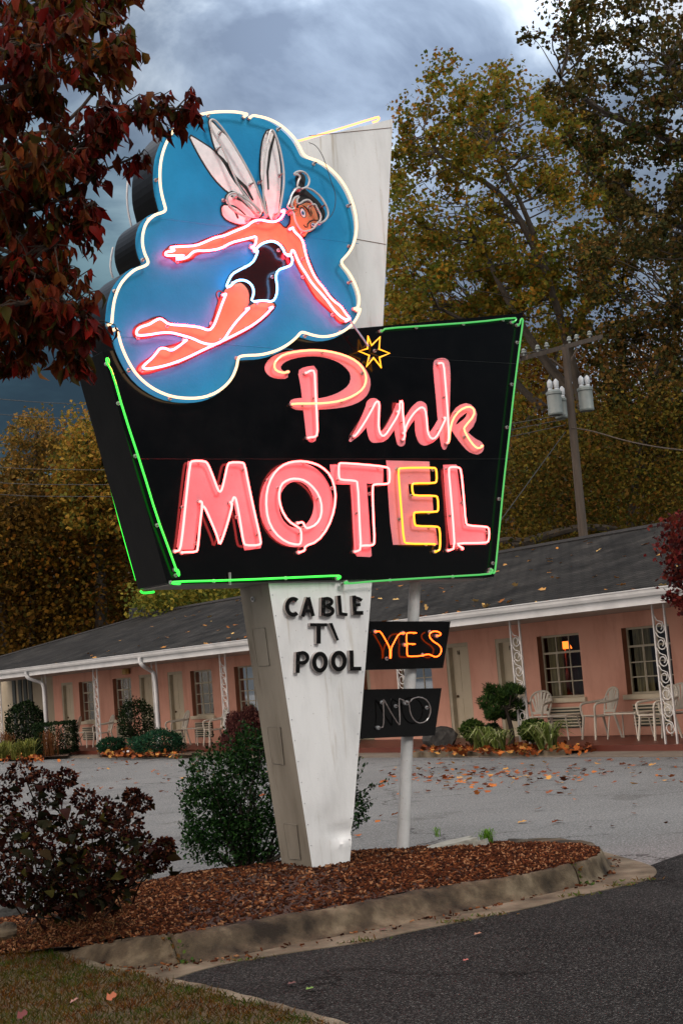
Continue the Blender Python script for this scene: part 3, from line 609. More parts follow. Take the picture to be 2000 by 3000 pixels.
mb=MB(); mb.add([(-160,-30,0),(160,-30,0),(160,220,0),(-160,220,0)],[(0,1,2,3)]); tag(mb.build('parking_lot',m_lot),kind='structure')
Bp=[(190,2796),(300,2826),(395,2843),(470,2832),(540,2824),(650,2812),(820,2777),(1040,2736),(1165,2713),(1290,2687),(1415,2660),(1540,2634),(1680,2602),(1760,2578),(1790,2550),(1786,2518),(1730,2486),(1605,2470),(1480,2468)]
Ap=[(192,2794,.015),(230,2776,.05),(306,2759,.10),(395,2746,.135),(478,2740,.15),(574,2727,.15),(765,2692,.15),(1000,2655,.15),(1127,2628,.15),(1255,2603,.15),(1383,2584,.15),(1510,2568,.15),(1638,2539,.15),(1715,2520,.15),(1746,2505,.15),(1735,2488,.15),(1690,2478,.15),(1600,2474,.14),(1485,2474,.12)]
Cp=[(188,2799),(300,2835),(440,2858),(500,2868),(585,2842),(690,2818),(850,2791),(1060,2760),(1180,2734),(1300,2709),(1425,2684),(1560,2657),(1700,2622),(1800,2600),(1893,2577),(1921,2550),(1870,2524),(1700,2484),(1500,2466)]
A=[on_z(*p) for p in Ap]; Bc=[on_z(*p,.01) for p in Bp]; C_=[on_z(*p,.008) for p in Cp]
def cr(P,t):
    i=min(int(t),len(P)-2); f=t-i; p0=P[max(i-1,0)];p1=P[i];p2=P[i+1];p3=P[min(i+2,len(P)-1)]
    return .5*((2*p1)+(-p0+p2)*f+(2*p0-5*p1+4*p2-p3)*f*f+(-p0+3*p1-3*p2+p3)*f**3)
m_kerb=surf('kerb_concrete',[(.36,(.016,.012,.008)),(.5,(.065,.048,.030)),(.64,(.15,.118,.078))],3.4,.9,bump=.006,bscale=90,speck=(120,.66,.74,(.05,.045,.04)),detail=8,spec=.2)
m_apron=surf('gutter_concrete',[(.32,(.045,.034,.022)),(.5,(.11,.088,.06)),(.7,(.18,.15,.108))],3,.9,bump=.003,bscale=110,speck=(150,.66,.74,(.07,.06,.05)),detail=8,spec=.2)
prof=[(-.10,-.14),(0,-.02),(.02,.0),(.12,.010),(.24,.011),(.34,.004),(.42,-.012),(.50,-.040),(.58,-.078),(.68,-.108),(.82,-.130),(1.0,-.142)]
def kerbseg(t0,t1,n):
    mb=MB(); rows=[]
    for i in range(n+1):
        t=t0+(t1-t0)*i/n; a=cr(A,t); b=cr(Bc,t); h=max(.01,a[2])/.15; row=[]
        wob=.004*math.sin(t*5.3)+.003*math.sin(t*11+1)
        for (f,dz) in prof:
            p=a+(b-a)*f; e=min(i,n-i)*((t1-t0)/n); endr=.03*max(0,1-e/.06)
            row.append((p[0],p[1],max(-.02,a[2]+dz*h+wob*(1-abs(f-.4))-endr*h)))
        rows+=row
    k=len(prof); mb.add(rows,[(i*k+j,i*k+j+1,(i+1)*k+j+1,(i+1)*k+j) for i in range(n) for j in range(k-1)]+[tuple(range(k)),tuple(n*k+j for j in range(k-1,-1,-1))])
    return tag(mb.build('kerb',m_kerb,smooth=True),kind='structure')
kerbseg(0,4.02,40); kerbseg(4.06,12.3,110); kerbseg(12.34,18,60)
mb=MB(); rows=[]; n=150
for i in range(n+1):
    t=18*i/n; b=cr(Bc,t); c=cr(C_,t); a=cr(A,t); rows+=[tuple(a+(b-a)*.80)[:2]+(.006,),tuple(b)[:2]+(.014,),tuple(c)[:2]+(.009,),tuple(c+(c-b)*.02)[:2]+(-.03,)]
mb.add(rows,[(i*4+j,i*4+j+1,(i+1)*4+j+1,(i+1)*4+j) for i in range(n) for j in range(3)]); tag(mb.build('gutter_apron',m_apron,smooth=True),kind='structure')
# flush edging strip between the lawn and the drive
E=[(170,2786),(240,2815),(300,2838),(408,2848),(472,2871),(574,2890),(701,2922),(829,2957),(960,2994),(1100,3040),(1300,3110)]
E1=[on_z(x,y,.012) for x,y in E]; mb=MB(); rows=[]
for i in range(81):
    t=(len(E1)-1)*i/80; p=cr(E1,t); q=cr(E1,min(t+.01,len(E1)-1.0001)) if t<len(E1)-1.02 else p+(p-cr(E1,t-.01)); d=q-p; d/=np.linalg.norm(d); nn=np.array([-d[1],d[0],0])
    w_=.045+.006*math.sin(i*1.3); rows+=[tuple(p+nn*w_)[:2]+(-.02,),tuple(p+nn*w_)[:2]+(.016,),tuple(p-nn*w_)[:2]+(.018,),tuple(p-nn*w_)[:2]+(-.02,)]
mb.add(rows,[(i*4+j,i*4+j+1,(i+1)*4+j+1,(i+1)*4+j) for i in range(80) for j in range(3)]); tag(mb.build('lawn_edging',m_apron),kind='structure')
# the darker drive
ground_poly('driveway',[(470,2850),(585,2838),(850,2788),(1060,2757),(1300,2706),(1560,2654),(1700,2619),(1800,2597),(1890,2574),(1916,2552),(1900,2536),(2060,2478),(2400,2478),(2600,3300),(900,3300),(1100,3045),(960,2996),(829,2960),(701,2925),(574,2893),(440,2862)],.004,m_drive)
# mulch bed
mulF=[(-160,2812,.03),(0,2792,.03),(110,2784,.035),(210,2779,.045),(306,2757,.10),(395,2744,.135),(478,2738,.15),(574,2725,.15),(765,2690,.15),(1000,2653,.15),(1127,2626,.15),(1255,2601,.15),(1383,2582,.15),(1510,2566,.15),(1638,2537,.15),(1715,2518,.15),(1748,2500,.145)]
mulB=[(-160,2700,0),(0,2690,0),(80,2676,0),(170,2652,0),(250,2625,0),(330,2604,0),(434,2584,0),(574,2560,0),(800,2530,0),(1022,2499,0),(1191,2489,0),(1330,2481,0),(1450,2476,.02),(1540,2475,.06),(1610,2476,.12),(1690,2481,.14),(1750,2499,.145)]
MF=[on_z(*p) for p in mulF]; MBk=[on_z(*p) for p in mulB]
def hump(s_): return (1-s_)**1.0 if False else 1
def mulch_pt(t,s_):
    f=cr(MF,t); b=cr(MBk,t); p=f+(b-f)*s_
    zf,zb=f[2],b[2]; z=zf+(zb-zf)*max(0,(s_-.55)/.45)**1.3+.03*math.sin(math.pi*min(1,s_*1.15))*(zf/.15)
    z+=.008*math.sin(p[0]*5.1+p[1]*3)+.006*math.sin(p[0]*11-p[1]*7)
    return np.array([p[0],p[1],z])
m_mulch=surf('mulch_base',[(.3,(.012,.005,.003)),(.55,(.035,.013,.006)),(.8,(.07,.028,.013))],26,.95,bump=.02,bscale=40,detail=6)
mb=MB(); nT,nS=160,30
mb.add([mulch_pt(16*i/nT,j/nS) for i in range(nT+1) for j in range(nS+1)],[(i*(nS+1)+j,i*(nS+1)+j+1,(i+1)*(nS+1)+j+1,(i+1)*(nS+1)+j) for i in range(nT) for j in range(nS)])
tag(mb.build('mulch_bed',m_mulch,smooth=True),kind='structure')
m_chip=leafmat('wood_chips',[(.055,.016,.006),(.026,.008,.003),(.085,.027,.010),(.014,.005,.003),(.14,.052,.020),(.040,.012,.005),(.020,.006,.003),(.065,.020,.008),(.22,.11,.055),(.03,.010,.005)],.9,0)
N=60000; P=np.array([mulch_pt(RNG.random()*16,RNG.random()**.9) for _ in range(N)]); P[:,2]+=.004
ax=rdir(N); ax[:,2]*=.45; S_=.010+.036*RNG.random(N)**2.2
nr=np.tile([0,0,1.],(N,1))+.5*rdir(N)
o=leafmesh('mulch_chips',P,S_,ax,nr,CHIP,m_chip,W=.20); tag(o,'loose shredded wood mulch covering the raised bed','mulch',kind='stuff')
# lawn
lawn_px=[(-260,2780),(0,2770),(110,2784),(190,2797),(240,2818),(300,2841),(408,2851),(472,2873),(574,2893),(701,2925),(829,2960),(960,2998),(1100,3045),(1300,3115),(1200,3260),(-400,3260)]
ground_poly('lawn',lawn_px,.014,surf('lawn_soil',[(.3,(.03,.02,.008)),(.6,(.07,.045,.015)),(.8,(.06,.07,.02))],9,.95,bump=.01,bscale=60))
lw=[tuple(on_z(x,y,.014)[:2]) for x,y in lawn_px[:14]+[(900,3110),(-300,3110)]]
pts=sample_poly(lw,24000); P=np.array([(x,y,.012) for x,y in pts])
ax=rdir(len(P))*.75; ax[:,2]=np.abs(ax[:,2])*.5+.45; S_=RNG.uniform(.018,.05,len(P))
m_grass=leafmat('lawn_grass',[(.10,.034,.006),(.055,.018,.004),(.065,.036,.005),(.14,.058,.010),(.03,.028,.005),(.085,.022,.005),(.035,.014,.004)],.7,.25,patch=(3.6,[(.018,.05,.004),(.032,.062,.006),(.05,.05,.006),(.08,.055,.009),(.02,.034,.004)]))
tag(leafmesh('grass',P,S_,ax,rdir(len(P)),BLADE,m_grass,W=.13),'short autumn lawn grass, brown and green, in the near corner','grass',kind='stuff')
# needles and grass thinning over the left end of the mulch
P=np.array([mulch_pt(RNG.random()**1.3*5,RNG.random()*.5) for _ in range(5000)])
ax=rdir(len(P)); ax[:,2]=np.abs(ax[:,2])*.3+.05
tag(leafmesh('pine_straw',P,RNG.uniform(.03,.08,len(P)),ax,rdir(len(P)),BLADE,leafmat('straw',[(.20,.10,.04),(.13,.06,.025),(.27,.16,.07),(.09,.06,.02)],.8,.1),W=.05),'thin dry straw lying on the mulch near the lawn','dry straw',kind='stuff')
# small weeds in the gutter joint
P=[];
for t in (5.2,7.0,9.3,10.0,11.9,13.2,13.9):
    c=cr(C_,t)
    for _ in range(45): P.append(c+np.array([random.gauss(0,.07),random.gauss(0,.025),.004]))
P=np.array(P); ax=rdir(len(P)); ax[:,2]=np.abs(ax[:,2])*.5+.2
tag(leafmesh('gutter_weeds',P,RNG.uniform(.015,.04,len(P)),ax,rdir(len(P)),BLADE,leafmat('weed',[(.08,.08,.02),(.12,.07,.03),(.06,.09,.02)],.7,.1),W=.3),'small weeds growing along the gutter edge','weeds',kind='stuff')
# ================================================================== THE MOTEL
B0=on_z(1985,2179,.12)             # foot of the nearest porch post; posts stand every 3.6 m along ED, the wall 2.05 m behind
def BF(s_,d,z): return B0*np.array([1,1,0])+ED*s_+EU*d+EZ*z      # s away from us, d into the building, z up
WD=2.05
def W_(px,py,d=WD):
    p=on_plane(px,py,B0+EU*d,EU); return float((p-B0)@ED),float(p[2])
motel=thing('motel','long pink single storey motel wing with a dark shingle roof and a deep porch','motel',B0)
def bfr(x,y,z): return BF(x,y,z)
m_pinkwall=surf('pink_stucco',[(.3,(.60,.30,.215)),(.55,(.67,.35,.255)),(.8,(.71,.40,.30))],.8,.85,bump=.002,bscale=40)
m_cream=surf('cream_paint',[(.3,(.52,.46,.33)),(.7,(.62,.55,.41))],3,.6)
m_frame=surf('window_frame_paint',[(.3,(.36,.32,.23)),(.7,(.46,.41,.30))],5,.6)
m_door=surf('door_paint',[(.3,(.46,.40,.28)),(.7,(.54,.47,.34))],2,.55)
m_gutter=surf('gutter_white',[(.3,(.50,.51,.51)),(.7,(.64,.65,.65))],2,.45,stretch=(1,1,1))
m_soffit=surf('soffit_paint',[(.3,(.34,.31,.27)),(.7,(.42,.39,.35))],1.2,.7)
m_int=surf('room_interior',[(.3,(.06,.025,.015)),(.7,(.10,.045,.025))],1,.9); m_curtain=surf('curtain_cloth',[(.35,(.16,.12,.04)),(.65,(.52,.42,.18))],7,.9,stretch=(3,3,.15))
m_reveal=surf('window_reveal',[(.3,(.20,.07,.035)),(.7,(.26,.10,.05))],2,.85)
def glassmat():
    m,n,l,b=nt('window_glass'); out=n['Material Output']; tr=n.new('ShaderNodeBsdfTransparent'); tr.inputs[0].default_value=(.75,.78,.78,1)
    gl=n.new('ShaderNodeBsdfGlossy'); gl.inputs['Roughness'].default_value=.03; gl.inputs['Color'].default_value=(.8,.85,.9,1)
    fr=n.new('ShaderNodeFresnel'); fr.inputs[0].default_value=1.45; mx=n.new('ShaderNodeMixShader'); l.new(fr.outputs[0],mx.inputs[0]); l.new(tr.outputs[0],mx.inputs[1]); l.new(gl.outputs[0],mx.inputs[2]); l.new(mx.outputs[0],out.inputs['Surface']); return m
m_pane=glassmat()
SL,SR=29.46,-9.0
# openings: kind, s (far side .. near side), z0, z1
wins=[]; doors=[]
def wpx(tl,br,cur=True): a=W_(*tl); b=W_(*br); wins.append([b[0],a[0],.86,2.09])
wins=[(1.93,3.14),(4.30,5.52),(9.62,10.83),(13.2,14.42),(15.9,17.12),(18.82,20.02)]
a=W_(1160,1950)[0]; b=W_(1262,1950)[0]; wins[2]=(b,a)
a=W_(685,1954)[0]; wins[4]=(a-1.2,a)
a=W_(330,1990)[0]; b=W_(383,1986)[0]; wins.append((b,a)); a=W_(231,2000)[0]; b=W_(277,1998)[0]; wins.append((b,a))
a=W_(1062,1990)[0]; wins[3]=(a,a+1.2)
wins+=[(-1.6,-.4),(-4.2,-3.0)]
doors=[(5.98,6.82),(7.72,8.50),(20.50,21.37),(22.2,23.15),(27.9,28.8),(11.4,12.25)]
a=W_(407,1981)[0]; doors[3]=(a-.88,a); a=W_(180,2005)[0]; doors[4]=(a-.88,a)
open_=[(s0,s1,.86,2.09,'w') for s0,s1 in wins]+[(s0,s1,.12,2.12,'d') for s0,s1 in doors]
ss=sorted({SL,SR,*[o[0] for o in open_],*[o[1] for o in open_]}); zs=[.0,.12,.86,2.09,2.12,2.75]
mb=MB()
def quad(mb,p,mi=0): mb.add([BF(*q) for q in p],[(0,1,2,3)],mi)
for i in range(len(ss)-1):
    for j in range(len(zs)-1):
        sm=(ss[i]+ss[i+1])/2; zm=(zs[j]+zs[j+1])/2
        if any(o[0]<sm<o[1] and o[2]<zm<o[3] for o in open_): continue
        quad(mb,[(ss[i],WD,zs[j]),(ss[i+1],WD,zs[j]),(ss[i+1],WD,zs[j+1]),(ss[i],WD,zs[j+1])])
RD=.17
for s0,s1,z0,z1,k in open_:
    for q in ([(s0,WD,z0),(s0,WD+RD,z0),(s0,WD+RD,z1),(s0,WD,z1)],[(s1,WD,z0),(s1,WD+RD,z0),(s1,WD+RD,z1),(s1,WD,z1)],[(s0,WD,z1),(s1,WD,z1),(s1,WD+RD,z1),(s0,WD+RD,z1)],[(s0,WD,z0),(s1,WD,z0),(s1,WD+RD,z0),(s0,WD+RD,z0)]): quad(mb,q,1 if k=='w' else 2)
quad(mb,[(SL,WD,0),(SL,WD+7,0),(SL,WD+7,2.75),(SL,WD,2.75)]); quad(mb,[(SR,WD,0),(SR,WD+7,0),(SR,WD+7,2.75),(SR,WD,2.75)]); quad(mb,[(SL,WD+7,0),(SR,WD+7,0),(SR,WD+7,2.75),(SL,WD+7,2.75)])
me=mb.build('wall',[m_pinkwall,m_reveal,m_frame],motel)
# rooms behind the windows, windows, sills and louvred heater grilles under them
def box(mb,s0,s1,d0,d1,z0,z1,mi=0): mb.box((s0,d0,z0),(s1,d1,z1),mi,bfr)
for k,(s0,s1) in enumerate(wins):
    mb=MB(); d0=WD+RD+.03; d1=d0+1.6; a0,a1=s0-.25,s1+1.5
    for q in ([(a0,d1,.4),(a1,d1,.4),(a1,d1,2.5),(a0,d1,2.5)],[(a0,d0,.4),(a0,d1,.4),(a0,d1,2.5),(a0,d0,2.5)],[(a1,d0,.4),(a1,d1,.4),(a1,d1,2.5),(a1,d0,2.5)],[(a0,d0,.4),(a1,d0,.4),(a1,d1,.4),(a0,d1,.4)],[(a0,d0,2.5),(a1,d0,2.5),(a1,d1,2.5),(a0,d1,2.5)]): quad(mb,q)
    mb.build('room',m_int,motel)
    D=WD+RD-.05; fw=.035; mb=MB(); W=s1-s0
    box(mb,s0,s0+fw,D,D+.04,.86,2.09); box(mb,s1-fw,s1,D,D+.04,.86,2.09); box(mb,s0+fw,s1-fw,D,D+.04,.86,.90); box(mb,s0+fw,s1-fw,D,D+.04,2.05,2.09)
    zt=.90+1.15*.73; box(mb,s0+fw,s1-fw,D-.006,D+.034,zt-.02,zt+.02)
    for f in (.36,.66): box(mb,s0+W*f-.012,s0+W*f+.012,D+.004,D+.03,.90,zt-.02); box(mb,s0+W*f-.012,s0+W*f+.012,D+.004,D+.03,zt+.02,2.05)
    f=.655; box(mb,s0+W*f+.012,s0+W*f+.035,D-.004,D+.03,.90,zt-.02)
    for f in (.335,.665):
        z=.90+(zt-.92)*f; box(mb,s0+fw,s0+W*.36-.012,D+.006,D+.028,z-.011,z+.011); box(mb,s0+W*.36+.012,s0+W*.66-.012,D+.006,D+.028,z-.011,z+.011); box(mb,s0+W*.66+.035,s1-fw,D+.006,D+.028,z-.011,z+.011)
    wn=mb.build('window',m_frame,motel)
    mb=MB(); quad(mb,[(s0+fw,D+.017,.90),(s1-fw,D+.017,.90),(s1-fw,D+.017,2.05),(s0+fw,D+.017,2.05)]); mb.build('pane',m_pane,wn)
    # gathered curtain: real folds
    mb=MB(); lit=(k==1)
    spans={0:[(.60,.98)],1:[(.62,.98)],5:[(.30,.98)],4:[(.05,.98)],6:[(.25,.7)],7:[(.35,.6)]}.get(k,[(.45,.98)])
    for a,b_ in spans:
        n=26; v=[]
        for i in range(n+1):
            s_=s0+W*(a+(b_-a)*i/n); dd=D+.12+.022*math.sin(i*1.55)
            v+=[BF(s_,dd,.80),BF(s_,dd,2.12)]
        mb.add(v,[(2*i,2*i+1,2*i+3,2*i+2) for i in range(n)])
    mb.build('curtain',m_curtain,wn)
    mb=MB(); box(mb,s0-.07,s1+.07,WD-.06,WD+RD-.06,.77,.862); mb.build('sill',m_cream,wn,bevel=.006)
    mb=MB(); hs0,hs1=s0+.12,s1-.14; box(mb,hs0,hs1,WD-.03,WD+.04,.28,.68,1)
    for z in np.arange(.31,.67,.058): box(mb,hs0+.01,hs1-.01,WD-.055,WD-.03,z,z+.026)
    mb.build('heater_grille',[m_cream,flat('grille_dark',(.03,.04,.03),.6)],motel)
for k,(s0,s1) in enumerate(doors):
    D=WD+RD; mb=MB(); box(mb,s0+.09,s1-.03,D-.05,D-.01,.13,2.04)
    W=s1-s0; 
    for z0,z1 in ((.30,.95),(1.08,1.92)): 
        for a,b_ in ((.2,.52),(.58,.90)): mb.box((s0+W*a,D-.058,z0),(s0+W*b_,D-.05,z1),0,bfr)
    dr=mb.build('door',m_door,motel)
    mb=MB(); box(mb,s0,s0+.03,D-.16,D,.12,2.04); box(mb,s1-.09,s1,D-.16,D-.0,.12,2.04); box(mb,s0,s1,D-.16,D,2.04,2.118); mb.build('door_frame',m_frame,dr)
    mb=MB(); c=BF(s1-.17,D-.075,1.0); mb.lathe([(.0,-.03),(.025,-.02),(.03,0),(.025,.02),(0,.03)],10,tuple(c)); mb.build('door_knob',flat('dark_brass',(.10,.06,.03),.35,.8),dr,smooth=True)
# room numbers 16 and 15
def digits(txt,s_,z,d,par,h=.085):
    seg={'1':[[(0,0),(0,1)]],'6':[[(.5,1),(.1,.6),(0,.25),(.15,0),(.45,.05),(.55,.3),(.4,.5),(.1,.45)]],'5':[[(.55,1),(.1,1),(.05,.55),(.4,.6),(.55,.3),(.4,.02),(.05,.05)]],'4':[[(.45,0),(.45,1),(0,.35),(.6,.35)]],'3':[[(0,1),(.5,1),(.2,.6),(.5,.3),(.3,0),(0,.05)]],'8':[[(.25,.55),(.05,.8),(.25,1),(.45,.8),(.25,.55),(0,.25),(.25,0),(.5,.25),(.25,.55)]],'7':[[(0,1),(.5,1),(.2,0)]]}
    mb=MB(); off=0
    for ch in txt:
        for ln in seg[ch]: mb.tube([BF(s_-off-x*h*.7,d,z+y*h) for x,y in ln],.008,5)
        off+=h*(.42 if ch=='1' else .7)
    mb.build('room_number',flat('dark_numeral',(.05,.035,.02),.5),par)
drs=[o for o in motel.children if o.name.startswith('door') and 'frame' not in o.name]
digits('15',6.50,1.88,WD+RD-.063,drs[0]); digits('16',8.22,1.88,WD+RD-.063,drs[1])
# porch floor, soffit, fascia, gutter, roof
m_porch=surf('porch_red_paint',[(.3,(.075,.016,.009)),(.7,(.12,.028,.015))],1.5,.45)
mb=MB(); box(mb,SL+4,SR,-.12,WD+.05,.0,.12); mb.build('porch_floor',m_porch,motel)
mb=MB(); box(mb,SL+6,SR,-.45,WD+.03,2.375,2.40); mb.build('soffit',m_soffit,motel)
EV=-.50
mb=MB(); box(mb,SL+6,SR,-.47,-.45,2.37,2.58); mb.build('fascia',m_gutter,motel)
# K-profile gutter
gp=[(-.02,2.50),(-.02,2.50),(-.09,2.50),(-.115,2.57),(-.115,2.60),(-.125,2.615),(-.125,2.63),(-.11,2.63)]
mb=MB(); g0,g1=SL+6,SR; pr=[(-.47,2.505),(-.54,2.505),(-.565,2.55),(-.575,2.595),(-.59,2.61),(-.59,2.625),(-.575,2.625),(-.57,2.60),(-.555,2.56),(-.535,2.52),(-.475,2.52)]
v=[BF(g0,d,z) for d,z in pr]+[BF(g1,d,z) for d,z in pr]; k=len(pr); mb.add(v,[(i,(i+1)%k,(i+1)%k+k,i+k) for i in range(k)]+[tuple(range(k)),tuple(range(2*k-1,k-1,-1))]); mb.build('gutter',m_gutter,motel)
# ridge height from the photo's ridge line, ridge 4.3 m behind the wall line
RDG=5.4; a=W_(1461,1621,RDG); b=W_(720,1751,RDG); RZ=(a[1]+b[1])/2; rs=W_(462,1796,RDG)[0]
m_shing=surf('roof_shingles',[(.3,(.014,.0125,.012)),(.5,(.028,.026,.024)),(.7,(.055,.050,.046))],1.1,.9,spec=.12,bump=.003,bscale=50,stretch=(1,1,1),detail=8)
def shingle_rows(m):
    n=m.node_tree.nodes; l=m.node_tree.links; b=n['Principled BSDF']; src=b.inputs['Base Color'].links[0].from_socket
    tcn=n.new('ShaderNodeTexCoord'); mp=n.new('ShaderNodeMapping'); mp.inputs['Rotation'].default_value=(0,0,-math.atan2(ED[1],ED[0])); l.new(tcn.outputs['Object'],mp.inputs['Vector'])
    br=n.new('ShaderNodeTexBrick'); br.inputs['Scale'].default_value=1; br.inputs['Brick Width'].default_value=.32; br.inputs['Row Height'].default_value=.15; br.inputs['Mortar Size'].default_value=.02; br.inputs['Color1'].default_value=(1,1,1,1); br.inputs['Color2'].default_value=(.72,.72,.72,1); br.inputs['Mortar'].default_value=(.28,.28,.28,1)
    l.new(mp.outputs[0],br.inputs['Vector']); l.new(mixc(n,l,1.0,src,br.outputs['Color'],'MULTIPLY'),b.inputs['Base Color'])
shingle_rows(m_shing); streaks(m_shing,(.55,.54,.53),.50,.60,(.5,.5,.9)); streaks(m_pinkwall,(.86,.82,.80),.5,.7,(1.2,1.2,.35))
ez=2.60
def roofz(d): return ez+(RZ-ez)*(d-EV)/(RDG-EV)
mb=MB(); hipS=W_(0,1950,EV)[0]; SE=SL+6.2
R1=BF(rs,RDG,RZ); R2=BF(SR,RDG,RZ); e0=BF(SE,EV-.03,ez); e1=BF(SR,EV-.03,ez); bk0=BF(SE,2*RDG,ez); bk1=BF(SR,2*RDG,ez)
dn=np.array([0,0,-.05])
mb.add([e0,e1,R2,R1],[(0,1,2,3)]); mb.add([R1,R2,bk1,bk0],[(0,1,2,3)]); mb.add([e0,R1,bk0],[(0,1,2)])
mb.add([e0,e1,e1+dn,e0+dn],[(0,1,2,3)]); mb.add([e1,R2,bk1],[(0,1,2)])
mb.add([e0+dn,e1+dn,bk1+dn,bk0+dn],[(0,1,2,3)])
roof=mb.build('roof',m_shing,motel)
mb=MB(); mb.tube([R1+EZ*.01,R2+EZ*.01],.07,6); mb.tube([e0+EZ*.01,R1+EZ*.01],.05,6); mb.build('ridge_cap',flat('ridge_dark',(.02,.019,.019),.9),roof)
mb=MB(); mb.tube([BF(SE,EV-.035,ez+.0),BF(SR,EV-.035,ez+.0)],.018,5); mb.build('drip_edge',flat('drip_black',(.01,.01,.01),.7),roof)
# pale plastered section past the pink wall
mb=MB(); box(mb,SL+.02,SL+9,WD+.9,WD+1.0,0,2.6); 
cw=mb.build('side_wall',surf('cream_stucco',[(.3,(.36,.30,.21)),(.7,(.44,.38,.28))],2,.8),motel)
mb=MB()
for px in (43,61,76,91):
    s_=W_(px,2010,WD+.9)[0]; mbb=MB(); box(mbb,s_-.14,s_+.14,WD+.86,WD+.90,.5,2.45); mbb.build('batten',flat('grey_green_batten',(.06,.07,.065),.6),cw)
# ironwork porch posts
m_iron=surf('white_iron_paint',[(.3,(.46,.45,.43)),(.7,(.60,.59,.57))],6,.5)
def scroll(c,R,up,mir):
    P=[]
    for i in range(15):
        a=i/14*math.pi*2.35; r=R*(1-.62*i/14); x=r*math.cos(a+math.pi)*mir; z=r*math.sin(a+math.pi)*up
        P.append((c[0]+x,0,c[1]+z))
    return P
mb=MB(); H=2.28
for x in (-.13,.13): mb.box((x-.014,-.014,0),(x+.014,.014,H))
z=.14; k=0
while z<1.85:
    mir=1 if k%2==0 else 1
    mb.tube([(p[0],p[1],p[2]) for p in scroll((-.0,z+.12),.105,1,1)],.0105,5)
    mb.tube([(-.115,0,z+.04),(-.06,0,z+.20),(.06,0,z+.24),(.12,0,z+.33)],.010,5)
    z+=.27; k+=1
rails=mb
post0=rails.build('porch_post',m_iron,None)
post0.parent=motel; post0.location=Vector(BF(.14,0,.12))-Vector(B0); ang=math.atan2(ED[1],ED[0]); post0.rotation_euler=(0,0,ang)
for i in range(1,9):
    c=post0.copy(); COL.objects.link(c); c.parent=motel; c.location=Vector(BF(.14+3.6*i,0,.12))-Vector(B0)
c=post0.copy(); COL.objects.link(c); c.parent=motel; c.location=Vector(BF(.14-3.6,0,.12))-Vector(B0)
# downspouts
for i,(px,py) in enumerate(((413,1924),(80,1965))):
    s_=W_(px,py,EV)[0]; sp=(round((s_-.14)/3.6))*3.6+.0-.02
    mb=MB(); P=[(s_,-.53,2.50),(s_,-.53,2.38),(s_-.06,-.48,2.28),(sp+.1,-.12,2.16),(sp,-.07,2.05),(sp,-.07,1.0),(sp,-.07,.2)]
    mb.tube([BF(*p) for p in chaikin(P,2,False)],.055,10); mb.build('downspout',m_gutter,motel,smooth=True)
# porch light, and the boxed unit on the roof
p=W_(356,1955,WD-.25); mb=MB(); mb.lathe([(.05,0),(.11,-.02),(.12,-.16),(.09,-.18)],12,tuple(BF(p[0],WD-.12,2.36))); mb.build('porch_light',flat('amber_glass',(.45,.30,.09),.3),motel,smooth=True)
def rp(px,py,D=RDG+.4): a=W_(px,py,D); return BF(a[0],D,a[1])
a=W_(395,1812,RDG+.5); b=W_(466,1765,RDG+.5); mb=MB(); box(mb,b[0],a[0],RDG+.3,RDG+1.2,a[1]-.3,b[1]-.05)
u=mb.build('roof_unit',flat('dark_unit',(.012,.014,.014),.6),motel)
mb=MB()
for i in range(9): s_=b[0]+(a[0]-b[0])*(i+.5)/9; box(mb,s_-.02,s_+.02,RDG+.27,RDG+.30,a[1]-.1,b[1]-.15)
mb.build('unit_grille',flat('unit_grey',(.04,.045,.045),.5),u)
# lamp glowing inside the second window
LD=WD+RD+.45; ls,lz=W_(1657,1935,LD); lz=.9
lm=thing('table_lamp','lit lamp with a glowing orange shade, seen through the window','lamp',BF(ls,LD,lz))
def LC(z): return tuple(BF(ls,LD,z))
zt_=W_(1657,1879,LD)[1]; zb_=W_(1657,1901,LD)[1]
mb=MB(); mb.lathe([(.07,0),(.075,.02),(.02,.06),(.035,.16),(.06,.30),(.03,.45),(.012,.55),(.012,zb_-lz+.05)],14,LC(lz)); mb.build('lamp_base',flat('copper_lamp',(.35,.10,.04),.3,.3),lm,smooth=True)
mb=MB(); v=[];n=18
for r_,z in ((.145,zb_),(.085,zt_)):
    for i in range(n): a=2*math.pi*i/n; v.append(np.array(LC(z))+np.array([r_*math.cos(a),r_*math.sin(a),0]))
mb.add(v,[(i,(i+1)%n,(i+1)%n+n,i+n) for i in range(n)]); mb.build('lamp_shade',neon('lamp_shade_glow',(1,.17,.02),3.2),lm,smooth=True)
mb=MB(); box(mb,ls-.3,ls+.3,LD-.15,LD+.3,.42,lz-.01); tag(mb.build('side_cabinet',m_int),'dark cabinet under the lit lamp inside the window','cabinet')
lt=bpy.data.lights.new('lamp_bulb','POINT'); lt.energy=9; lt.color=(1,.28,.08); lt.shadow_soft_size=.06
lo=bpy.data.objects.new('lamp_bulb',lt); COL.objects.link(lo); lo.parent=lm; lo.location=Vector((0,0,(zt_+zb_)/2-lz))
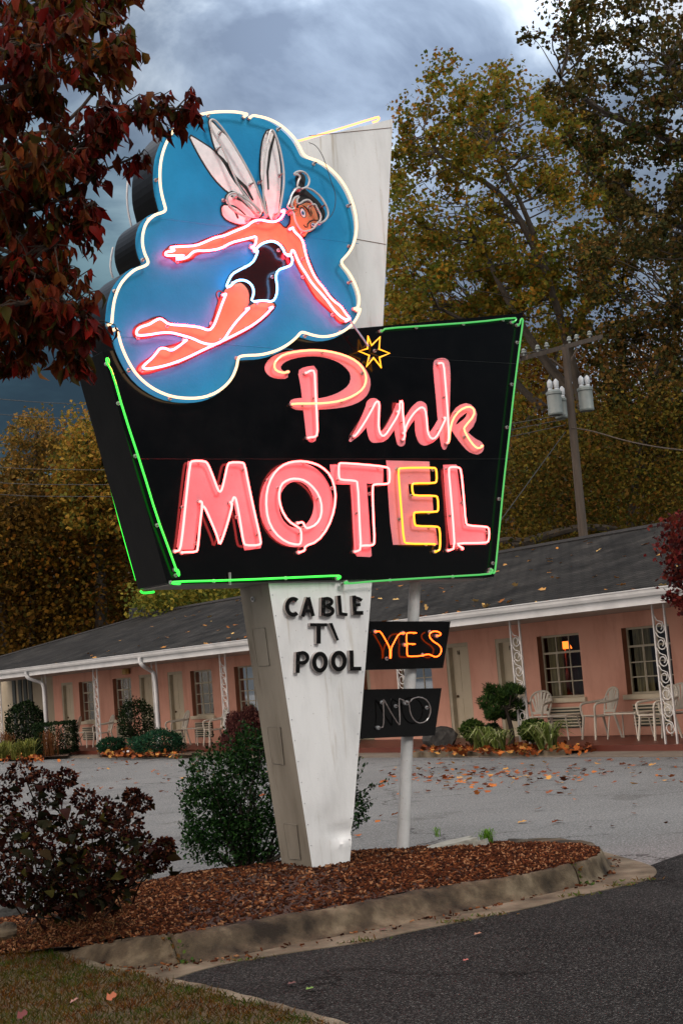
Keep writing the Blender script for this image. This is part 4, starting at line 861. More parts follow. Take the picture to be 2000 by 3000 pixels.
# ---- plastic chairs and side tables on the porch
m_plas=surf('white_plastic',[(.3,(.46,.43,.36)),(.7,(.56,.53,.45))],4,.4)
def make_chair():
    r=thing('patio_chair','','chair')
    mb=MB(); 
    v=[];nx,ny=8,6
    for j in range(ny+1):
        for i in range(nx+1):
            x=-.23+.46*i/nx; y=-.23+.44*j/ny; v.append((x*(1-.08*j/ny),y,.43-.02*math.cos(x*6)*math.sin(j/ny*3)+(.015 if j==0 else 0)))
    k=len(v); v+= [(a,b,c-.025) for a,b,c in v]
    f=[(j*(nx+1)+i,j*(nx+1)+i+1,(j+1)*(nx+1)+i+1,(j+1)*(nx+1)+i) for j in range(ny) for i in range(nx)]
    f+= [tuple(q+k for q in reversed(t)) for t in f]
    rim=[i for i in range(nx+1)]+[j*(nx+1)+nx for j in range(1,ny+1)]+[ny*(nx+1)+i for i in range(nx-1,-1,-1)]+[j*(nx+1) for j in range(ny-1,0,-1)]
    f+=[(rim[i],rim[(i+1)%len(rim)],rim[(i+1)%len(rim)]+k,rim[i]+k) for i in range(len(rim))]
    mb.add(v,f); mb.build('seat',m_plas,r,local=True,smooth=True)
    mb=MB()  # fan back: rim and slats
    rim=[(-.17,.20,.42),(-.22,.25,.60),(-.235,.29,.74),(-.18,.325,.85),(-.07,.34,.90),(.07,.34,.90),(.18,.325,.85),(.235,.29,.74),(.22,.25,.60),(.17,.20,.42)]
    mb.tube(chaikin(rim,1,False),.020,6)
    for x0,x1,zt in ((-.03,-.14,.84),(-.015,-.07,.87),(0,0,.885),(.015,.07,.87),(.03,.14,.84),(-.045,-.19,.76),(.045,.19,.76)):
        mb.add([(x0*2-.014,.222,.50),(x0*2+.014,.222,.50),(x1+.024,.33 if zt>.8 else .295,zt),(x1-.024,.33 if zt>.8 else .295,zt),(x0*2-.014,.234,.50),(x0*2+.014,.234,.50),(x1+.024,.342 if zt>.8 else .307,zt),(x1-.024,.342 if zt>.8 else .307,zt)],[(0,1,2,3),(7,6,5,4),(0,1,5,4),(1,2,6,5),(2,3,7,6),(3,0,4,7)])
    mb.box((-.19,.205,.46),(.19,.235,.51))
    mb.build('backrest',m_plas,r,local=True,smooth=True)
    for sx in (-1,1):
        mb=MB(); P=chaikin([(sx*.235,-.22,.42),(sx*.27,-.24,.60),(sx*.275,-.18,.655),(sx*.275,.05,.665),(sx*.25,.24,.68),(sx*.225,.275,.70)],2,False)
        mb.tube(P,.023,6); mb.build('armrest',m_plas,r,local=True,smooth=True)
        for y0,y1 in ((-.21,-.26),(.19,.28)):
            mb=MB(); mb.tube([(sx*.215,y0,.42),(sx*.25,y1,0)],[.028,.020],6); mb.build('leg',m_plas,r,local=True)
    return r
def make_table():
    r=thing('side_table','','table'); mb=MB(); mb.box((-.42,-.21,.435),(.42,.21,.46)); mb.build('tabletop',m_plas,r,local=True,bevel=.008)
    for sx in (-1,1):
        for sy in (-1,1):
            mb=MB(); mb.tube([(sx*.33,sy*.15,.44),(sx*.40,sy*.19,0)],.014,6); mb.build('leg',m_plas,r,local=True)
    return r
ch0=make_chair(); tb0=make_table(); first=[True,True]
FA=math.atan2(-EU[1],-EU[0])+math.pi/2     # rotation at which a chair's front (-y) faces the lot
def put(kind,px,py,rz,label,d=None):
    src=(ch0,tb0)[kind]; o=src if first[kind] else copy_tree(src); first[kind]=False
    p=on_z(px,py,.12) if d is None else BF(W_(px,py,d)[0],d,.12)
    o.location=Vector((p[0],p[1],.12)); o.rotation_euler=(0,0,FA+rz); o['label']=label; o['group']='white porch chairs' if kind==0 else 'low porch tables'; return o
put(0,1572,2135,.4,'white fan-backed chair partly behind the middle porch post, left of the lit window',1.55)
put(0,1760,2150,-.25,'white armchair standing alone between the two right-hand windows',1.35)
put(0,1930,2150,-.2,'white armchair behind the nearest porch post, turned to the left',.95)
put(0,1993,2150,.45,'white fan-backed chair at the right edge of the porch',1.5)
put(1,1640,2150,.05,'low white table under the lit window',1.25)
put(1,1845,2150,-.05,'low white table under the rightmost window',1.3)
put(0,520,2150,-.2,'white armchair left of the far heater grille, by the open door',1.3)
put(0,632,2150,-.2,'white armchair beside the reddish lacy maple, right of its table',1.1)
put(1,575,2150,0,'low white table between the two chairs by the lacy maple',1.3)
put(0,303,2160,-.2,'white armchair behind the scroll post near the round dark shrub',1.3)
put(0,208,2160,-.6,'white armchair half hidden behind the clipped box hedge',1.4)
put(1,254,2160,0,'low white table beside the clipped box hedge',1.2)
# ================================================================== TREES AND PLANTS
def P3(px,py,Y): return at_y(px,py,Y)
m_bark=surf('bark_brown',[(.3,(.018,.013,.009)),(.7,(.05,.037,.027))],6,.9,bump=.01,bscale=30,stretch=(3,3,.6))
m_pbark=surf('sycamore_bark',[(.35,(.020,.015,.010)),(.6,(.055,.043,.031)),(.75,(.013,.010,.007))],1.4,.9,bump=.01,bscale=12,stretch=(1,1,.5))
def limb(mb,pts,r0,r1,seg=7,k=2):
    P=chaikin([tuple(p) for p in pts],k,False); n=len(P); mb.tube(P,[r0+(r1-r0)*i/(n-1) for i in range(n)],seg)
    return [np.array(p) for p in P]
def nearest(P,c): return min(P,key=lambda p:np.linalg.norm(p-c)+ (6 if p[2]>c[2]+.3 else 0))
def tree(name,label,crown_px,Y,dY,nclump,rclump,per,leaf,mat,trunks,bark,group=None,tmpl=LEAF4,twigs=40,base=None,twr=.03,droop=.2,holes=None,seed=1):
    """crown_px: outline of the crown as seen from here at distance Y, filled through dY of depth; trunks: list of (points px,py,Y ; r0,r1)"""
    rd=random.Random(seed)
    tr_pts=[[P3(*p) for p in t[0]] for t in trunks]; foot=base if base is not None else tr_pts[0][0]
    o=thing(name,label,'tree',foot,0,group)
    mb=MB(); allp=[]
    for t,pts in zip(trunks,tr_pts): allp+=limb(mb,pts,t[1],t[2])
    cen=[]
    while len(cen)<nclump:
        (x,y),=sample_poly(crown_px,1,rd)
        if holes and any((x-hx)**2/hr**2+(y-hy)**2/hr**2<1 for hx,hy,hr in holes) and rd.random()<.85: continue
        cen.append(P3(x,y,Y+rd.uniform(-dY,dY)))
    for c in rd.sample(cen,min(twigs,len(cen))):
        a=nearest(allp,c); L=np.linalg.norm(c-a); r0=min(.4*trunks[0][2]+.01,twr*(.5+L/4)); limb(mb,bend(a,c,4,.10,rd),max(r0,twr*.6),twr*.22,5,1)
    mb.build('trunk',bark,o,smooth=True)
    rads=[rclump*rd.choice([.45,.6,.8,1.0,1.35]) for _ in cen]
    P=clumpcloud(cen,rads,per); n=len(P); ax=rdir(n); ax[:,2]-=droop
    leafmesh('crown',P,RNG.uniform(.7,1.25,n)*leaf,ax,rdir(n)+np.array([0,0,.8]),tmpl,mat,o)
    return o
# ---- terrain behind
def hill(name,px,Y,Yb,mat,z0=-.2):
    """rising ground: a ridge profile (px,py at distance Yb), sloping down towards us at Y"""
    mb=MB(); n=len(px); rows=[]
    for (x,y) in px:
        t=P3(x,y,Yb); b=P3(x,y,Y); 
        for k in range(9):
            f=k/8; p=np.array([b[0]*(1-f)+t[0]*f, Y+(Yb-Y)*f, z0+(t[2]-z0)*(f**.8)]); p[2]+=.5*math.sin(p[0]*.3+k)*f; rows.append(p)
        rows.append(np.array([t[0],Yb+30,z0]))
    mb.add(rows,[(i*10+j,i*10+j+1,(i+1)*10+j+1,(i+1)*10+j) for i in range(n-1) for j in range(9)]); o=mb.build(name,mat,smooth=True); return tag(o,kind='structure')
m_hill=surf('hill_litter',[(.3,(.014,.011,.006)),(.55,(.028,.02,.010)),(.8,(.04,.034,.012))],.5,1,bump=.3,bscale=2,detail=8)
hill('hillside',[(-2600,1650),(-1500,1560),(-700,1500),(-100,1520),(150,1560),(330,1600),(560,1690),(760,1700),(1000,1500),(1300,1330),(1500,1240),(1700,1200),(2000,1180),(2500,1150),(3300,1200)],62,100,m_hill)
autumn_g=[(.10,.065,.008),(.15,.08,.009),(.055,.045,.007),(.19,.095,.009),(.04,.038,.007),(.11,.045,.008),(.18,.065,.007)]
rusty=[(.15,.045,.008),(.09,.028,.006),(.19,.07,.009),(.06,.032,.006),(.12,.055,.008)]
greenish=[(.035,.055,.007),(.055,.07,.008),(.08,.075,.009),(.022,.033,.005),(.11,.085,.009)]
m_woods=leafmat('woods_foliage',[tuple(x*.62 for x in c) for c in autumn_g],.8,.15,patch=(.09,[tuple(x*.55 for x in c) for c in rusty+greenish[:2]]))
m_woodsR=leafmat('woods_foliage_green',[tuple(x*.6 for x in c) for c in greenish+rusty],.8,.15,patch=(.12,[tuple(x*.6 for x in c) for c in rusty]))
def mass(name,label,poly,Y0,Y1,n,leaf,mat,seed,clump=0):
    rd=random.Random(seed)
    if clump:
        cs=sample_poly(poly,n//clump,rd); C=[P3(x,y,rd.uniform(Y0,Y1)) for x,y in cs]; P=clumpcloud(C,[rd.uniform(.7,1.7)*(Y0/60) for _ in C],clump)
    else: P=np.array([P3(x,y,rd.uniform(Y0,Y1)) for x,y in sample_poly(poly,n,rd)])
    ax=rdir(len(P)); return tag(leafmesh(name,P,RNG.uniform(.6,1.3,len(P))*leaf,ax,rdir(len(P))+np.array([0,0,.7]),LEAF4,mat),label,'woods',kind='stuff')
mass('woods','dark autumn woods filling the slope behind the far end of the motel',[(-120,1450),(60,1400),(150,1440),(320,1490),(420,1620),(560,1690),(700,1720),(760,1770),(760,1800),(460,1860),(200,1925),(-120,2000)],60,84,80000,.20,m_woods,5,20)
mass('woods','dark green and rust woods filling the slope behind the near roof',[(1120,900),(1350,900),(1600,1000),(2060,1000),(2060,1620),(1700,1650),(1440,1660),(1120,1450)],58,88,70000,.19,m_woodsR,6,20)
m_under=leafmat('roadside_bush',[(.16,.14,.02),(.11,.12,.02),(.22,.17,.025),(.07,.09,.018)],.7,.25)
mass('undergrowth','bright yellow-green bushes showing above the roof left of the pedestal',[(440,1722),(560,1700),(705,1712),(705,1765),(560,1790),(440,1812)],50,56,7000,.16,m_under,7,14)
mass('undergrowth','olive thicket on the bank between the roof ridge and the utility pole',[(1440,1330),(1560,1230),(1800,1180),(2060,1120),(2060,1580),(1800,1600),(1440,1660)],43,50,26000,.13,leafmat('thicket_leaves',[(.05,.06,.010),(.08,.075,.011),(.12,.09,.012),(.03,.035,.007),(.13,.055,.009),(.17,.11,.014)],.8,.2,patch=(.25,[(.10,.045,.009),(.03,.03,.006),(.06,.05,.008)])),8,16)
# ---- trees on the left skyline
tree('tulip_tree','slim upright tree with sparse orange leaves on the left skyline',[(105,1208),(140,1225),(175,1300),(190,1350),(180,1420),(190,1500),(60,1520),(20,1430),(15,1330),(40,1250),(85,1215)],66,1.8,105,.62,70,.16,leafmat('orange_leaves',[(.22,.12,.025),(.17,.09,.02),(.13,.10,.025),(.26,.14,.03),(.09,.07,.02)],.7,.35,),[([(100,1900,66),(100,1600,66),(104,1400,66),(108,1260,66)],.22,.05)],m_bark,'trees on the left skyline',twigs=60,twr=.03,seed=11)
tree('oak_tree','dense golden tree rising beside the black edge of the sign',[(240,1230),(310,1225),(420,1300),(430,1500),(330,1560),(190,1530),(175,1440),(185,1360),(200,1280)],62,3,130,.85,110,.19,leafmat('golden_leaves',[(.26,.15,.02),(.20,.13,.02),(.13,.12,.02),(.30,.18,.03),(.08,.08,.018),(.22,.10,.02)],.7,.35),[([(300,1900,62),(295,1650,62),(280,1450,62),(270,1330,62)],.30,.08)],m_bark,'trees on the left skyline',twigs=50,seed=12)
tree('brown_tree','brown leaved tree at the left edge below the skyline trees',[(-120,1420),(-20,1390),(40,1420),(110,1440),(140,1560),(110,1700),(-120,1750)],64,3,90,.9,100,.19,leafmat('brown_leaves',[(.13,.07,.02),(.09,.05,.016),(.15,.09,.02),(.06,.045,.014)],.75,.25),[([(20,1900,64),(10,1700,64),(0,1480,64)],.25,.07)],m_bark,'trees on the left skyline',twigs=40,seed=13)
# ---- sycamores behind the near wing
syc=[(.21,.125,.014),(.15,.125,.016),(.26,.12,.012),(.10,.105,.015),(.32,.19,.025),(.20,.065,.009),(.07,.085,.011),(.05,.07,.010),(.09,.12,.014),(.035,.05,.008)]
m_syc=leafmat('sycamore_leaves',syc,.65,.35,patch=(.35,[(.11,.13,.02),(.07,.09,.016),(.17,.16,.02),(.25,.11,.014)]))
tree('sycamore_tree','big leaning sycamore with olive and rust leaves behind the white fin of the sign',
 [(1130,900),(1128,760),(1140,620),(1135,480),(1180,390),(1195,300),(1240,290),(1280,180),(1330,185),(1345,240),(1400,215),(1470,195),(1500,250),(1560,250),(1680,300),(1800,420),(1860,600),(1820,800),(1700,960),(1400,960)],50,4.0,330,.66,82,.125,m_syc,
 [([(1570,1640,50.0),(1640,1500,50.0),(1690,1360,50.0),(1705,1180,49.5),(1660,1000,49.5),(1600,800,49.0),(1540,620,49.0),(1440,430,49.0)],.24,.05),
  ([(1705,1200,49.5),(1560,1010,50.5),(1480,870,51.0),(1400,700,51.0)],.20,.05),([(1660,1000,49.5),(1760,820,48.5),(1820,650,48.0)],.20,.05),([(1600,1200,51.0),(1520,1140,51.0),(1400,960,51.5),(1280,900,51.5)],.16,.04),
  ([(1600,800,49.0),(1480,560,48.5),(1300,480,48.5),(1240,380,48.0)],.14,.03)],m_pbark,twigs=150,tmpl=MAPLE,holes=[(1200,1000,80),(1330,930,90),(1450,800,50),(1280,640,40),(1600,650,50),(1230,760,45),(1520,930,50),(1390,560,35),(1480,400,30)],seed=21,twr=.028)
tree('sycamore_tree','lower spreading sycamore between the sign and the utility pole',
 [(1120,700),(1330,680),(1500,760),(1640,800),(1660,1000),(1560,1150),(1500,1250),(1120,1000)],55,3,150,.7,90,.13,leafmat('sycamore_leaves_yellow',[(.23,.19,.025),(.17,.16,.022),(.31,.21,.03),(.10,.11,.018),(.25,.12,.016)],.65,.35),
 [([(1500,1700,55.0),(1490,1500,55.0),(1500,1300,55.0),(1470,1100,55.0),(1400,900,55.0)],.22,.05),([(1500,1300,55.0),(1600,1150,55.0),(1640,1000,55.0)],.12,.04)],m_pbark,twigs=90,tmpl=MAPLE,holes=[(1180,820,49.0),(1330,850,50),(1420,980,49.0)],seed=22)
m_dark=leafmat('dark_oak_leaves',[(.025,.038,.008),(.04,.045,.010),(.08,.045,.010),(.02,.025,.008),(.06,.03,.010)],.7,.18,patch=(.5,[(.09,.05,.013),(.05,.045,.012),(.025,.03,.009)]))
tree('oak_tree','dark oak reaching in from the upper right corner against the sky',
 [(1535,120),(1560,75),(1630,70),(1650,-60),(2150,-60),(2150,760),(1960,780),(1820,700),(1790,560),(1700,480),(1640,400),(1640,300),(1580,250),(1600,170)],33,3.2,185,.50,95,.092,m_dark,
 [([(2350,1750,33),(2330,1200,33),(2280,800,33),(2180,520,33),(2060,330,33),(1960,200,33)],.30,.06),([(2280,800,33),(2100,700,33),(1930,640,33),(1830,560,33)],.14,.035),([(2180,520,33),(1950,400,32.5),(1760,330,32.5),(1640,230,32.5)],.12,.03)],m_bark,tmpl=MAPLE,twigs=110,holes=[(1700,560,60),(1620,330,50),(1760,640,60)],seed=23,twr=.022)
tree('oak_tree','dark dense tree at the right edge behind the utility pole',
 [(1700,700),(1850,640),(2150,700),(2150,1300),(1980,1330),(1830,1250),(1720,1100),(1660,900)],47,3,180,.62,90,.115,leafmat('deep_leaves',[(.04,.045,.012),(.065,.055,.014),(.10,.05,.014),(.028,.03,.01),(.13,.075,.018)],.7,.25),
 [([(1830,1660,47.0),(1860,1400,47.0),(1900,1150,47.0),(1980,900,47.0)],.15,.05),([(1700,1640,48.0),(1790,1450,48.0),(1900,1300,48.0),(2050,1230,48.0)],.10,.04)],m_pbark,twigs=90,tmpl=MAPLE,seed=24)
# fallen pale limb on the bank and a thick dark leaning trunk
o=thing('fallen_limb','pale bare limb lying across the bank just above the roof ridge','fallen limb',P3(1620,1570,44)); mb=MB()
limb(mb,[P3(1500,1600,44),P3(1620,1562,44),P3(1690,1545,44),P3(1760,1545,44),P3(1815,1550,44)],.13,.08); limb(mb,[P3(1440,1590,44),P3(1500,1580,44),P3(1560,1600,44)],.08,.14); mb.build('limb',m_pbark,o,smooth=True)
# ---- red maple at the right edge
tree('red_maple','dark crimson maple leaning in at the right edge above the eave',[(1935,1590),(1960,1500),(2000,1490),(2200,1450),(2200,1850),(2000,1800),(1950,1740),(1960,1690),(1925,1640)],21.5,.7,120,.22,42,.06,leafmat('crimson_leaves',[(.10,.012,.012),(.06,.010,.010),(.14,.02,.014),(.03,.008,.008),(.08,.02,.012)],.6,.3),[([(2330,2060,21.5),(2290,1900,21.5),(2200,1750,21.5),(2080,1650,21.5)],.07,.02)],m_bark,tmpl=MAPLE,twigs=40,twr=.008,seed=31)
# ---- dogwood in the foreground: limbs, drooping leaves along the twigs
m_dog=leafmat('dogwood_leaves',[(.085,.005,.004),(.045,.004,.003),(.12,.010,.005),(.022,.005,.003),(.07,.016,.005),(.035,.028,.006),(.16,.009,.006),(.055,.006,.004)],.5,.35,patch=(1.6,[(.07,.016,.006),(.11,.045,.008),(.07,.070,.010),(.14,.018,.007),(.03,.022,.006),(.16,.06,.010)]))
m_twig=surf('twig_bark',[(.3,(.028,.020,.016)),(.7,(.065,.048,.038))],20,.85,spec=.1)
dg_base=np.array([-3.15,6.3,0.]); dg=thing('dogwood_tree','foreground dogwood with dark red drooping leaves filling the upper left','tree',dg_base)
mb=MB(); DY=6.2; rd=random.Random(41)
tk=limb(mb,[dg_base,np.array([-3.0,6.3,1.2]),np.array([-2.75,6.2,2.2]),np.array([-2.5,6.2,3.0]),np.array([-2.2,6.1,4.0]),np.array([-1.9,6.1,4.9])],.09,.03)
limbs_px=[[(-250,900),(0,560),(160,470),(270,410),(330,345)],[(-250,950),(-20,850),(150,720),(255,645)],[(-200,700),(0,480),(200,410),(330,345),(440,322),(560,318)],[(-250,1050),(0,900),(170,870),(235,910),(262,965)],[(-250,500),(0,250),(200,220),(330,160),(365,110)],[(-250,300),(0,60),(180,20),(340,10)],
 [(-150,800),(60,640),(220,560),(300,500),(420,450)],[(-250,1150),(-60,1000),(120,960),(210,1010),(235,1060)],[(-200,600),(40,400),(190,380),(330,200),(350,195)],[(-250,1000),(0,760),(130,740),(200,620),(270,600)],[(-250,1100),(-80,900),(60,950),(110,1030)],[(-250,450),(-50,300),(80,330),(150,300)],[(-200,200),(-20,-20),(150,-60),(360,-40)],[(-250,800),(-100,620),(30,600),(120,560)],[(-250,350),(-20,140),(120,120),(240,120)],[(-250,1200),(-120,1060),(-10,1040),(40,1060)],[(-200,700),(10,700),(100,820),(180,800)],
 [(-250,620),(-60,560),(60,520),(160,500)],[(-250,420),(-60,360),(60,300),(140,250)],[(-250,900),(-100,820),(0,780),(80,760)],[(-250,1000),(-100,980),(-20,930),(60,880)],[(-250,250),(-60,120),(100,180),(230,60)],[(-250,100),(-20,80),(160,-20),(300,60)],[(-200,820),(0,860),(90,900),(150,960)],[(-200,520),(20,500),(140,470),(220,470)],[(-250,600),(-30,640),(80,700),(160,700)]]
C=[];Ax=[];Sz=[]
dens=[1,1,1.0,1,1,1.3,.62,1,.6,.9,1,1.1,1.1,1,1.1,1,.9,1,1,1,1,1,1.2,1,1,1]
for li,lp in enumerate(limbs_px):
    dy=rd.uniform(-.55,.55) if li not in (2,6) else rd.uniform(-.2,.1)
    pts=[P3(x,y,DY+dy) for x,y in lp]; pts[0]=nearest(tk,pts[0]); Pn=limb(mb,pts,.015,.003,6,2)
    n=len(Pn)
    for i in range(int(n*.22),n):
        for q in range((4 if i<n*.6 else 3) if dens[li]>.9 else 2):
            if rd.random()>dens[li]*1.0: continue
            d=np.array([rd.gauss(0,1),rd.gauss(0,1.1),rd.gauss(.15,.75)]); d/=np.linalg.norm(d); L=rd.uniform(.04,.145)*(1.35 if i<n*.7 else 1 if i<n-2 else .5)*(1 if dens[li]>.7 else .62)
            e=Pn[i]+d*L; mid=(Pn[i]+e)/2+np.array([0,0,.02]); mb.tube([Pn[i],mid,e],[.0035,.003,.002],4)
            for s_ in np.linspace(.35,1,int(3+L*14)):
                p=Pn[i]+(e-Pn[i])*s_
                for sd_ in (-1,1):
                    a=np.cross(d,[0,0,1])*sd_*rd.uniform(.2,.7)+d*.3+np.array([rd.gauss(0,.22),rd.gauss(0,.22),-rd.uniform(.7,1.8)])
                    C.append(p); Ax.append(a); Sz.append(rd.uniform(.034,.092))
n=len(C)
for _ in range(70):
    c=C[rd.randrange(n)]+np.array([0,0,.035])
    for k in range(4): a=rd.uniform(0,6.28); mb.lathe([(0,-.004),(.004,0),(0,.005)],5,(c[0]+.008*math.cos(a),c[1]+.008*math.sin(a),c[2]+.01),1)
mb.build('trunk',[m_twig,flat('red_berries',(.22,.015,.012),.3)],dg,smooth=True)


leafmesh('crown',np.array(C),np.array(Sz),np.array(Ax),rdir(n),LEAF8,m_dog,dg,W=RNG.uniform(.45,1.05,n))
# ================================================================== SHRUBS
def shrub(name,label,cat,cen,rad,n,leaf,mat,tmpl=LEAF4,group=None,stems=12,gap=.0,shell=.55,seed=1,top=None,W=1.0,bark=None,lump=.18,base=None,up=.3):
    """cen: centre of the leaf body; rad: (x,y,z) radii"""
    rd=random.Random(seed); rng=np.random.default_rng(seed); cen=np.array(cen,float); rad=np.array(rad,float)
    b=np.array([cen[0],cen[1],0. if base is None else base]); o=thing(name,label,cat,b,0,group)
    d=rng.normal(size=(n,3)); d/=np.linalg.norm(d,axis=1,keepdims=True)
    r=shell+(1-shell)*rng.random(n)**.5
    k=5; ph=rng.random((k,3))*6
    lum=sum(np.sin(d@(rng.normal(size=3)*4)+ph[i,0]) for i in range(k))/k
    r=r*(1+lump*lum); r*=np.where(rng.random(n)<.07,1.10,1)
    P=cen+d*rad*r[:,None]; P=P[P[:,2]>b[2]+.02]; n=len(P); ax=(P-cen)/rad*.8+rng.normal(size=(n,3))*.8; ax[:,2]+=up
    leafmesh('foliage',P,rng.uniform(.7,1.3,n)*leaf,ax,rng.normal(size=(n,3))+np.array([0,0,.6]),tmpl,mat,o,W=W)
    mb=MB()
    for i in range(stems):
        e=P[rd.randrange(n)]; e=cen+(e-cen)*.8; limb(mb,bend(b+np.array([rd.gauss(0,.06)*rad[0],rd.gauss(0,.06)*rad[1],-.02]),e,4,.10,rd),.010+.02*rad[2],.004,5,1)
    mb.build('stem',bark or m_bark,o,smooth=True)
    return o
m_box=leafmat('boxwood_leaves',[(.010,.032,.008),(.018,.055,.013),(.006,.020,.005),(.030,.080,.018),(.013,.038,.009)],.32,.12)
m_boxd=leafmat('dark_shrub_leaves',[(.008,.018,.006),(.014,.03,.010),(.006,.012,.005),(.02,.038,.012)],.5,.1)
m_jun=leafmat('juniper_leaves',[(.012,.05,.028),(.02,.07,.035),(.008,.032,.018),(.028,.075,.03)],.6,.1)
m_mid=leafmat('green_shrub_leaves',[(.03,.065,.014),(.05,.09,.018),(.02,.04,.01),(.075,.11,.022)],.5,.2)
# evergreen beside the pedestal (behind it), with its wispy top and right-hand sprays
q=on_z(640,2545,.02); c=np.array([q[0]+.02,q[1]+.35,0])
def shrub_multi(name,label,cat,blobs,n,leaf,mat,base,sprays=(),seed=5,W=1.0,stemr=.012,tmpl=LEAF4,bark=None,clr=None):
    rng=np.random.default_rng(seed); rd=random.Random(seed); o=thing(name,label,cat,base); Ps=[];Ax=[]
    vol=[b[3] for b in blobs]; tot=sum(vol)
    for (cx,r,_s,v) in blobs:
        m=int(n*v/tot); d=rng.normal(size=(m,3)); d/=np.linalg.norm(d,axis=1,keepdims=True); rr_=_s+(1-_s)*rng.random(m)**.6
        ph=[rng.normal(size=3)*5 for _ in range(5)]; rr_*=1+.16*sum(np.sin(d@p+i) for i,p in enumerate(ph))/2.2
        P=np.array(cx)+d*np.array(r)*rr_[:,None]; Ps.append(P); Ax.append(d*.8+rng.normal(size=(m,3))*.7)
    mb=MB(); b=np.array(base,float)
    for (cx,r,_s,v) in blobs:
        for _ in range(7):
            e=np.array(cx)+rdir(1)[0]*np.array(r)*.7; limb(mb,bend(b+np.array([rd.gauss(0,.05),rd.gauss(0,.05),-.02]),e,4,.08,rd),stemr,.003,5,1)
    for (p0,p1,m) in sprays:          # leafy wands sticking out
        pp=limb(mb,bend(p0,p1,4,.07,rd),.004,.0015,4,1)
        for _ in range(m):
            i=rd.randrange(len(pp)); Ps.append(pp[i][None]+np.array([[rd.gauss(0,.012),rd.gauss(0,.012),rd.gauss(0,.012)]])); t=pp[-1]-pp[0]; t/=np.linalg.norm(t)+1e-9; Ax.append((t*.6+rdir(1)[0]*.9)[None])
    P=np.concatenate(Ps); A_=np.concatenate(Ax); k=P[:,2]>b[2]+(.03 if clr is None else clr); P=P[k];A_=A_[k]; m=len(P); A_[:,2]+=.2
    leafmesh('foliage',P,rng.uniform(.7,1.3,m)*leaf,A_,rng.normal(size=(m,3))+np.array([0,0,.6]),tmpl,mat,o,W=W)
    mb.build('stem',bark or m_bark,o,smooth=True); return o
Yb=13.3
def B_(x,y,Y=Yb): return P3(x,y,Y)
k_=Yb/4500
bl=[(B_(640,2290),(105*k_,.30,95*k_),.5,3),(B_(610,2390),(82*k_,.28,100*k_),.5,3),(B_(720,2330),(110*k_,.32,150*k_),.5,4),(B_(660,2460),(125*k_,.32,75*k_),.5,3),(B_(760,2440),(90*k_,.3,90*k_),.5,2),(B_(730,2200),(60*k_,.22,70*k_),.4,1.2),
    (B_(900,2350),(110*k_,.3,160*k_),.5,3),(B_(1010,2370),(60*k_,.22,70*k_),.4,1)]
spr=[(B_(560,2300),B_(522,2222),26),(B_(575,2260),B_(528,2232),24),(B_(640,2220),B_(612,2150),22),(B_(700,2170),B_(712,2118),22),(B_(735,2170),B_(728,2130),20),(B_(690,2200),B_(660,2140),20),(B_(560,2400),B_(524,2330),18),(B_(545,2440),B_(522,2410),18),(B_(1030,2330),B_(1132,2288),46),(B_(1040,2300),B_(1068,2238),30),(B_(1040,2350),B_(1092,2305),30),(B_(1040,2400),B_(1082,2362),30),(B_(1035,2420),B_(1078,2398),26),(B_(1030,2370),B_(1095,2340),26),(B_(1030,2260),B_(1050,2232),16),(B_(1060,2160,12.9),B_(1092,2140,12.7),16),(B_(1040,2190,13),B_(1075,2150,12.8),16),(B_(1000,2300),B_(1060,2215,13.1),18),(B_(770,2200),B_(765,2140),16)]
shrub_multi('evergreen_shrub','glossy dark evergreen bush growing round the back of the white pedestal','shrub',bl,15500,.030,m_box,B_(720,2540)*np.array([1,1,0])+np.array([0,0,.03]),spr,seed=5,clr=.09)
# dried hydrangea at the left
m_hyl=leafmat('hydrangea_leaves',[(.007,.008,.003),(.012,.012,.004),(.022,.013,.004),(.005,.005,.002),(.035,.032,.006),(.018,.005,.003)],.6,.2)
m_hyf=leafmat('hydrangea_heads',[(.018,.005,.003),(.036,.009,.005),(.008,.003,.002),(.085,.028,.013),(.024,.004,.004),(.005,.002,.0015)],.8,.15)
hyb=on_z(210,2700,.03); hy=thing('hydrangea_bush','dried hydrangea with wine-brown flower heads at the left, taller than the concrete block','shrub',hyb)
heads=[(68,2262,36),(125,2285,30),(193,2280,26),(150,2330,34),(248,2340,30),(300,2370,34),(345,2385,30),(388,2332,20),(417,2352,24),(20,2310,40),(5,2380,40),(90,2390,36),(380,2420,34),(330,2440,36),(270,2420,34),(190,2420,36),(410,2470,30),(483,2480,24),(440,2500,28),(465,2525,26),(60,2450,40),(130,2480,36),(220,2500,38),(290,2515,34),(20,2530,44),(90,2550,42),(160,2570,40),(245,2600,36),(350,2540,34),(30,2620,34),(110,2640,38),(275,2590,28),(-40,2330,44),(-50,2450,50),(-60,2560,50),(395,2540,30),(330,2600,30),(200,2650,34)]
rd=random.Random(51); rng=np.random.default_rng(51); P=[];A_=[];mb=MB(); LP=[];LA=[]
for i,(x,y,r) in enumerate(heads):
    Y=9.75+rd.uniform(-.40,.35); c=P3(x,y,Y); R=r*Y/4500*1.2
    m=260; d=rng.normal(size=(m,3)); d/=np.linalg.norm(d,axis=1,keepdims=True); P.append(c+d*R*(.62+.4*rng.random((m,1)))*np.array([1,1,.82])); A_.append(d+rng.normal(size=(m,3))*.6)
    b=hyb+np.array([rd.gauss(0,.22),rd.gauss(0,.15),0]); pp=limb(mb,bend(b,c,4,.06,rd),.007,.004,5,1)
    for _ in range(10):
        q=pp[rd.randrange(len(pp)//3,len(pp))]; LP.append(q+np.array([rd.gauss(0,.05),rd.gauss(0,.05),rd.gauss(0,.04)])); LA.append(np.array([rd.gauss(0,1),rd.gauss(0,1),rd.uniform(-.9,.4)]))
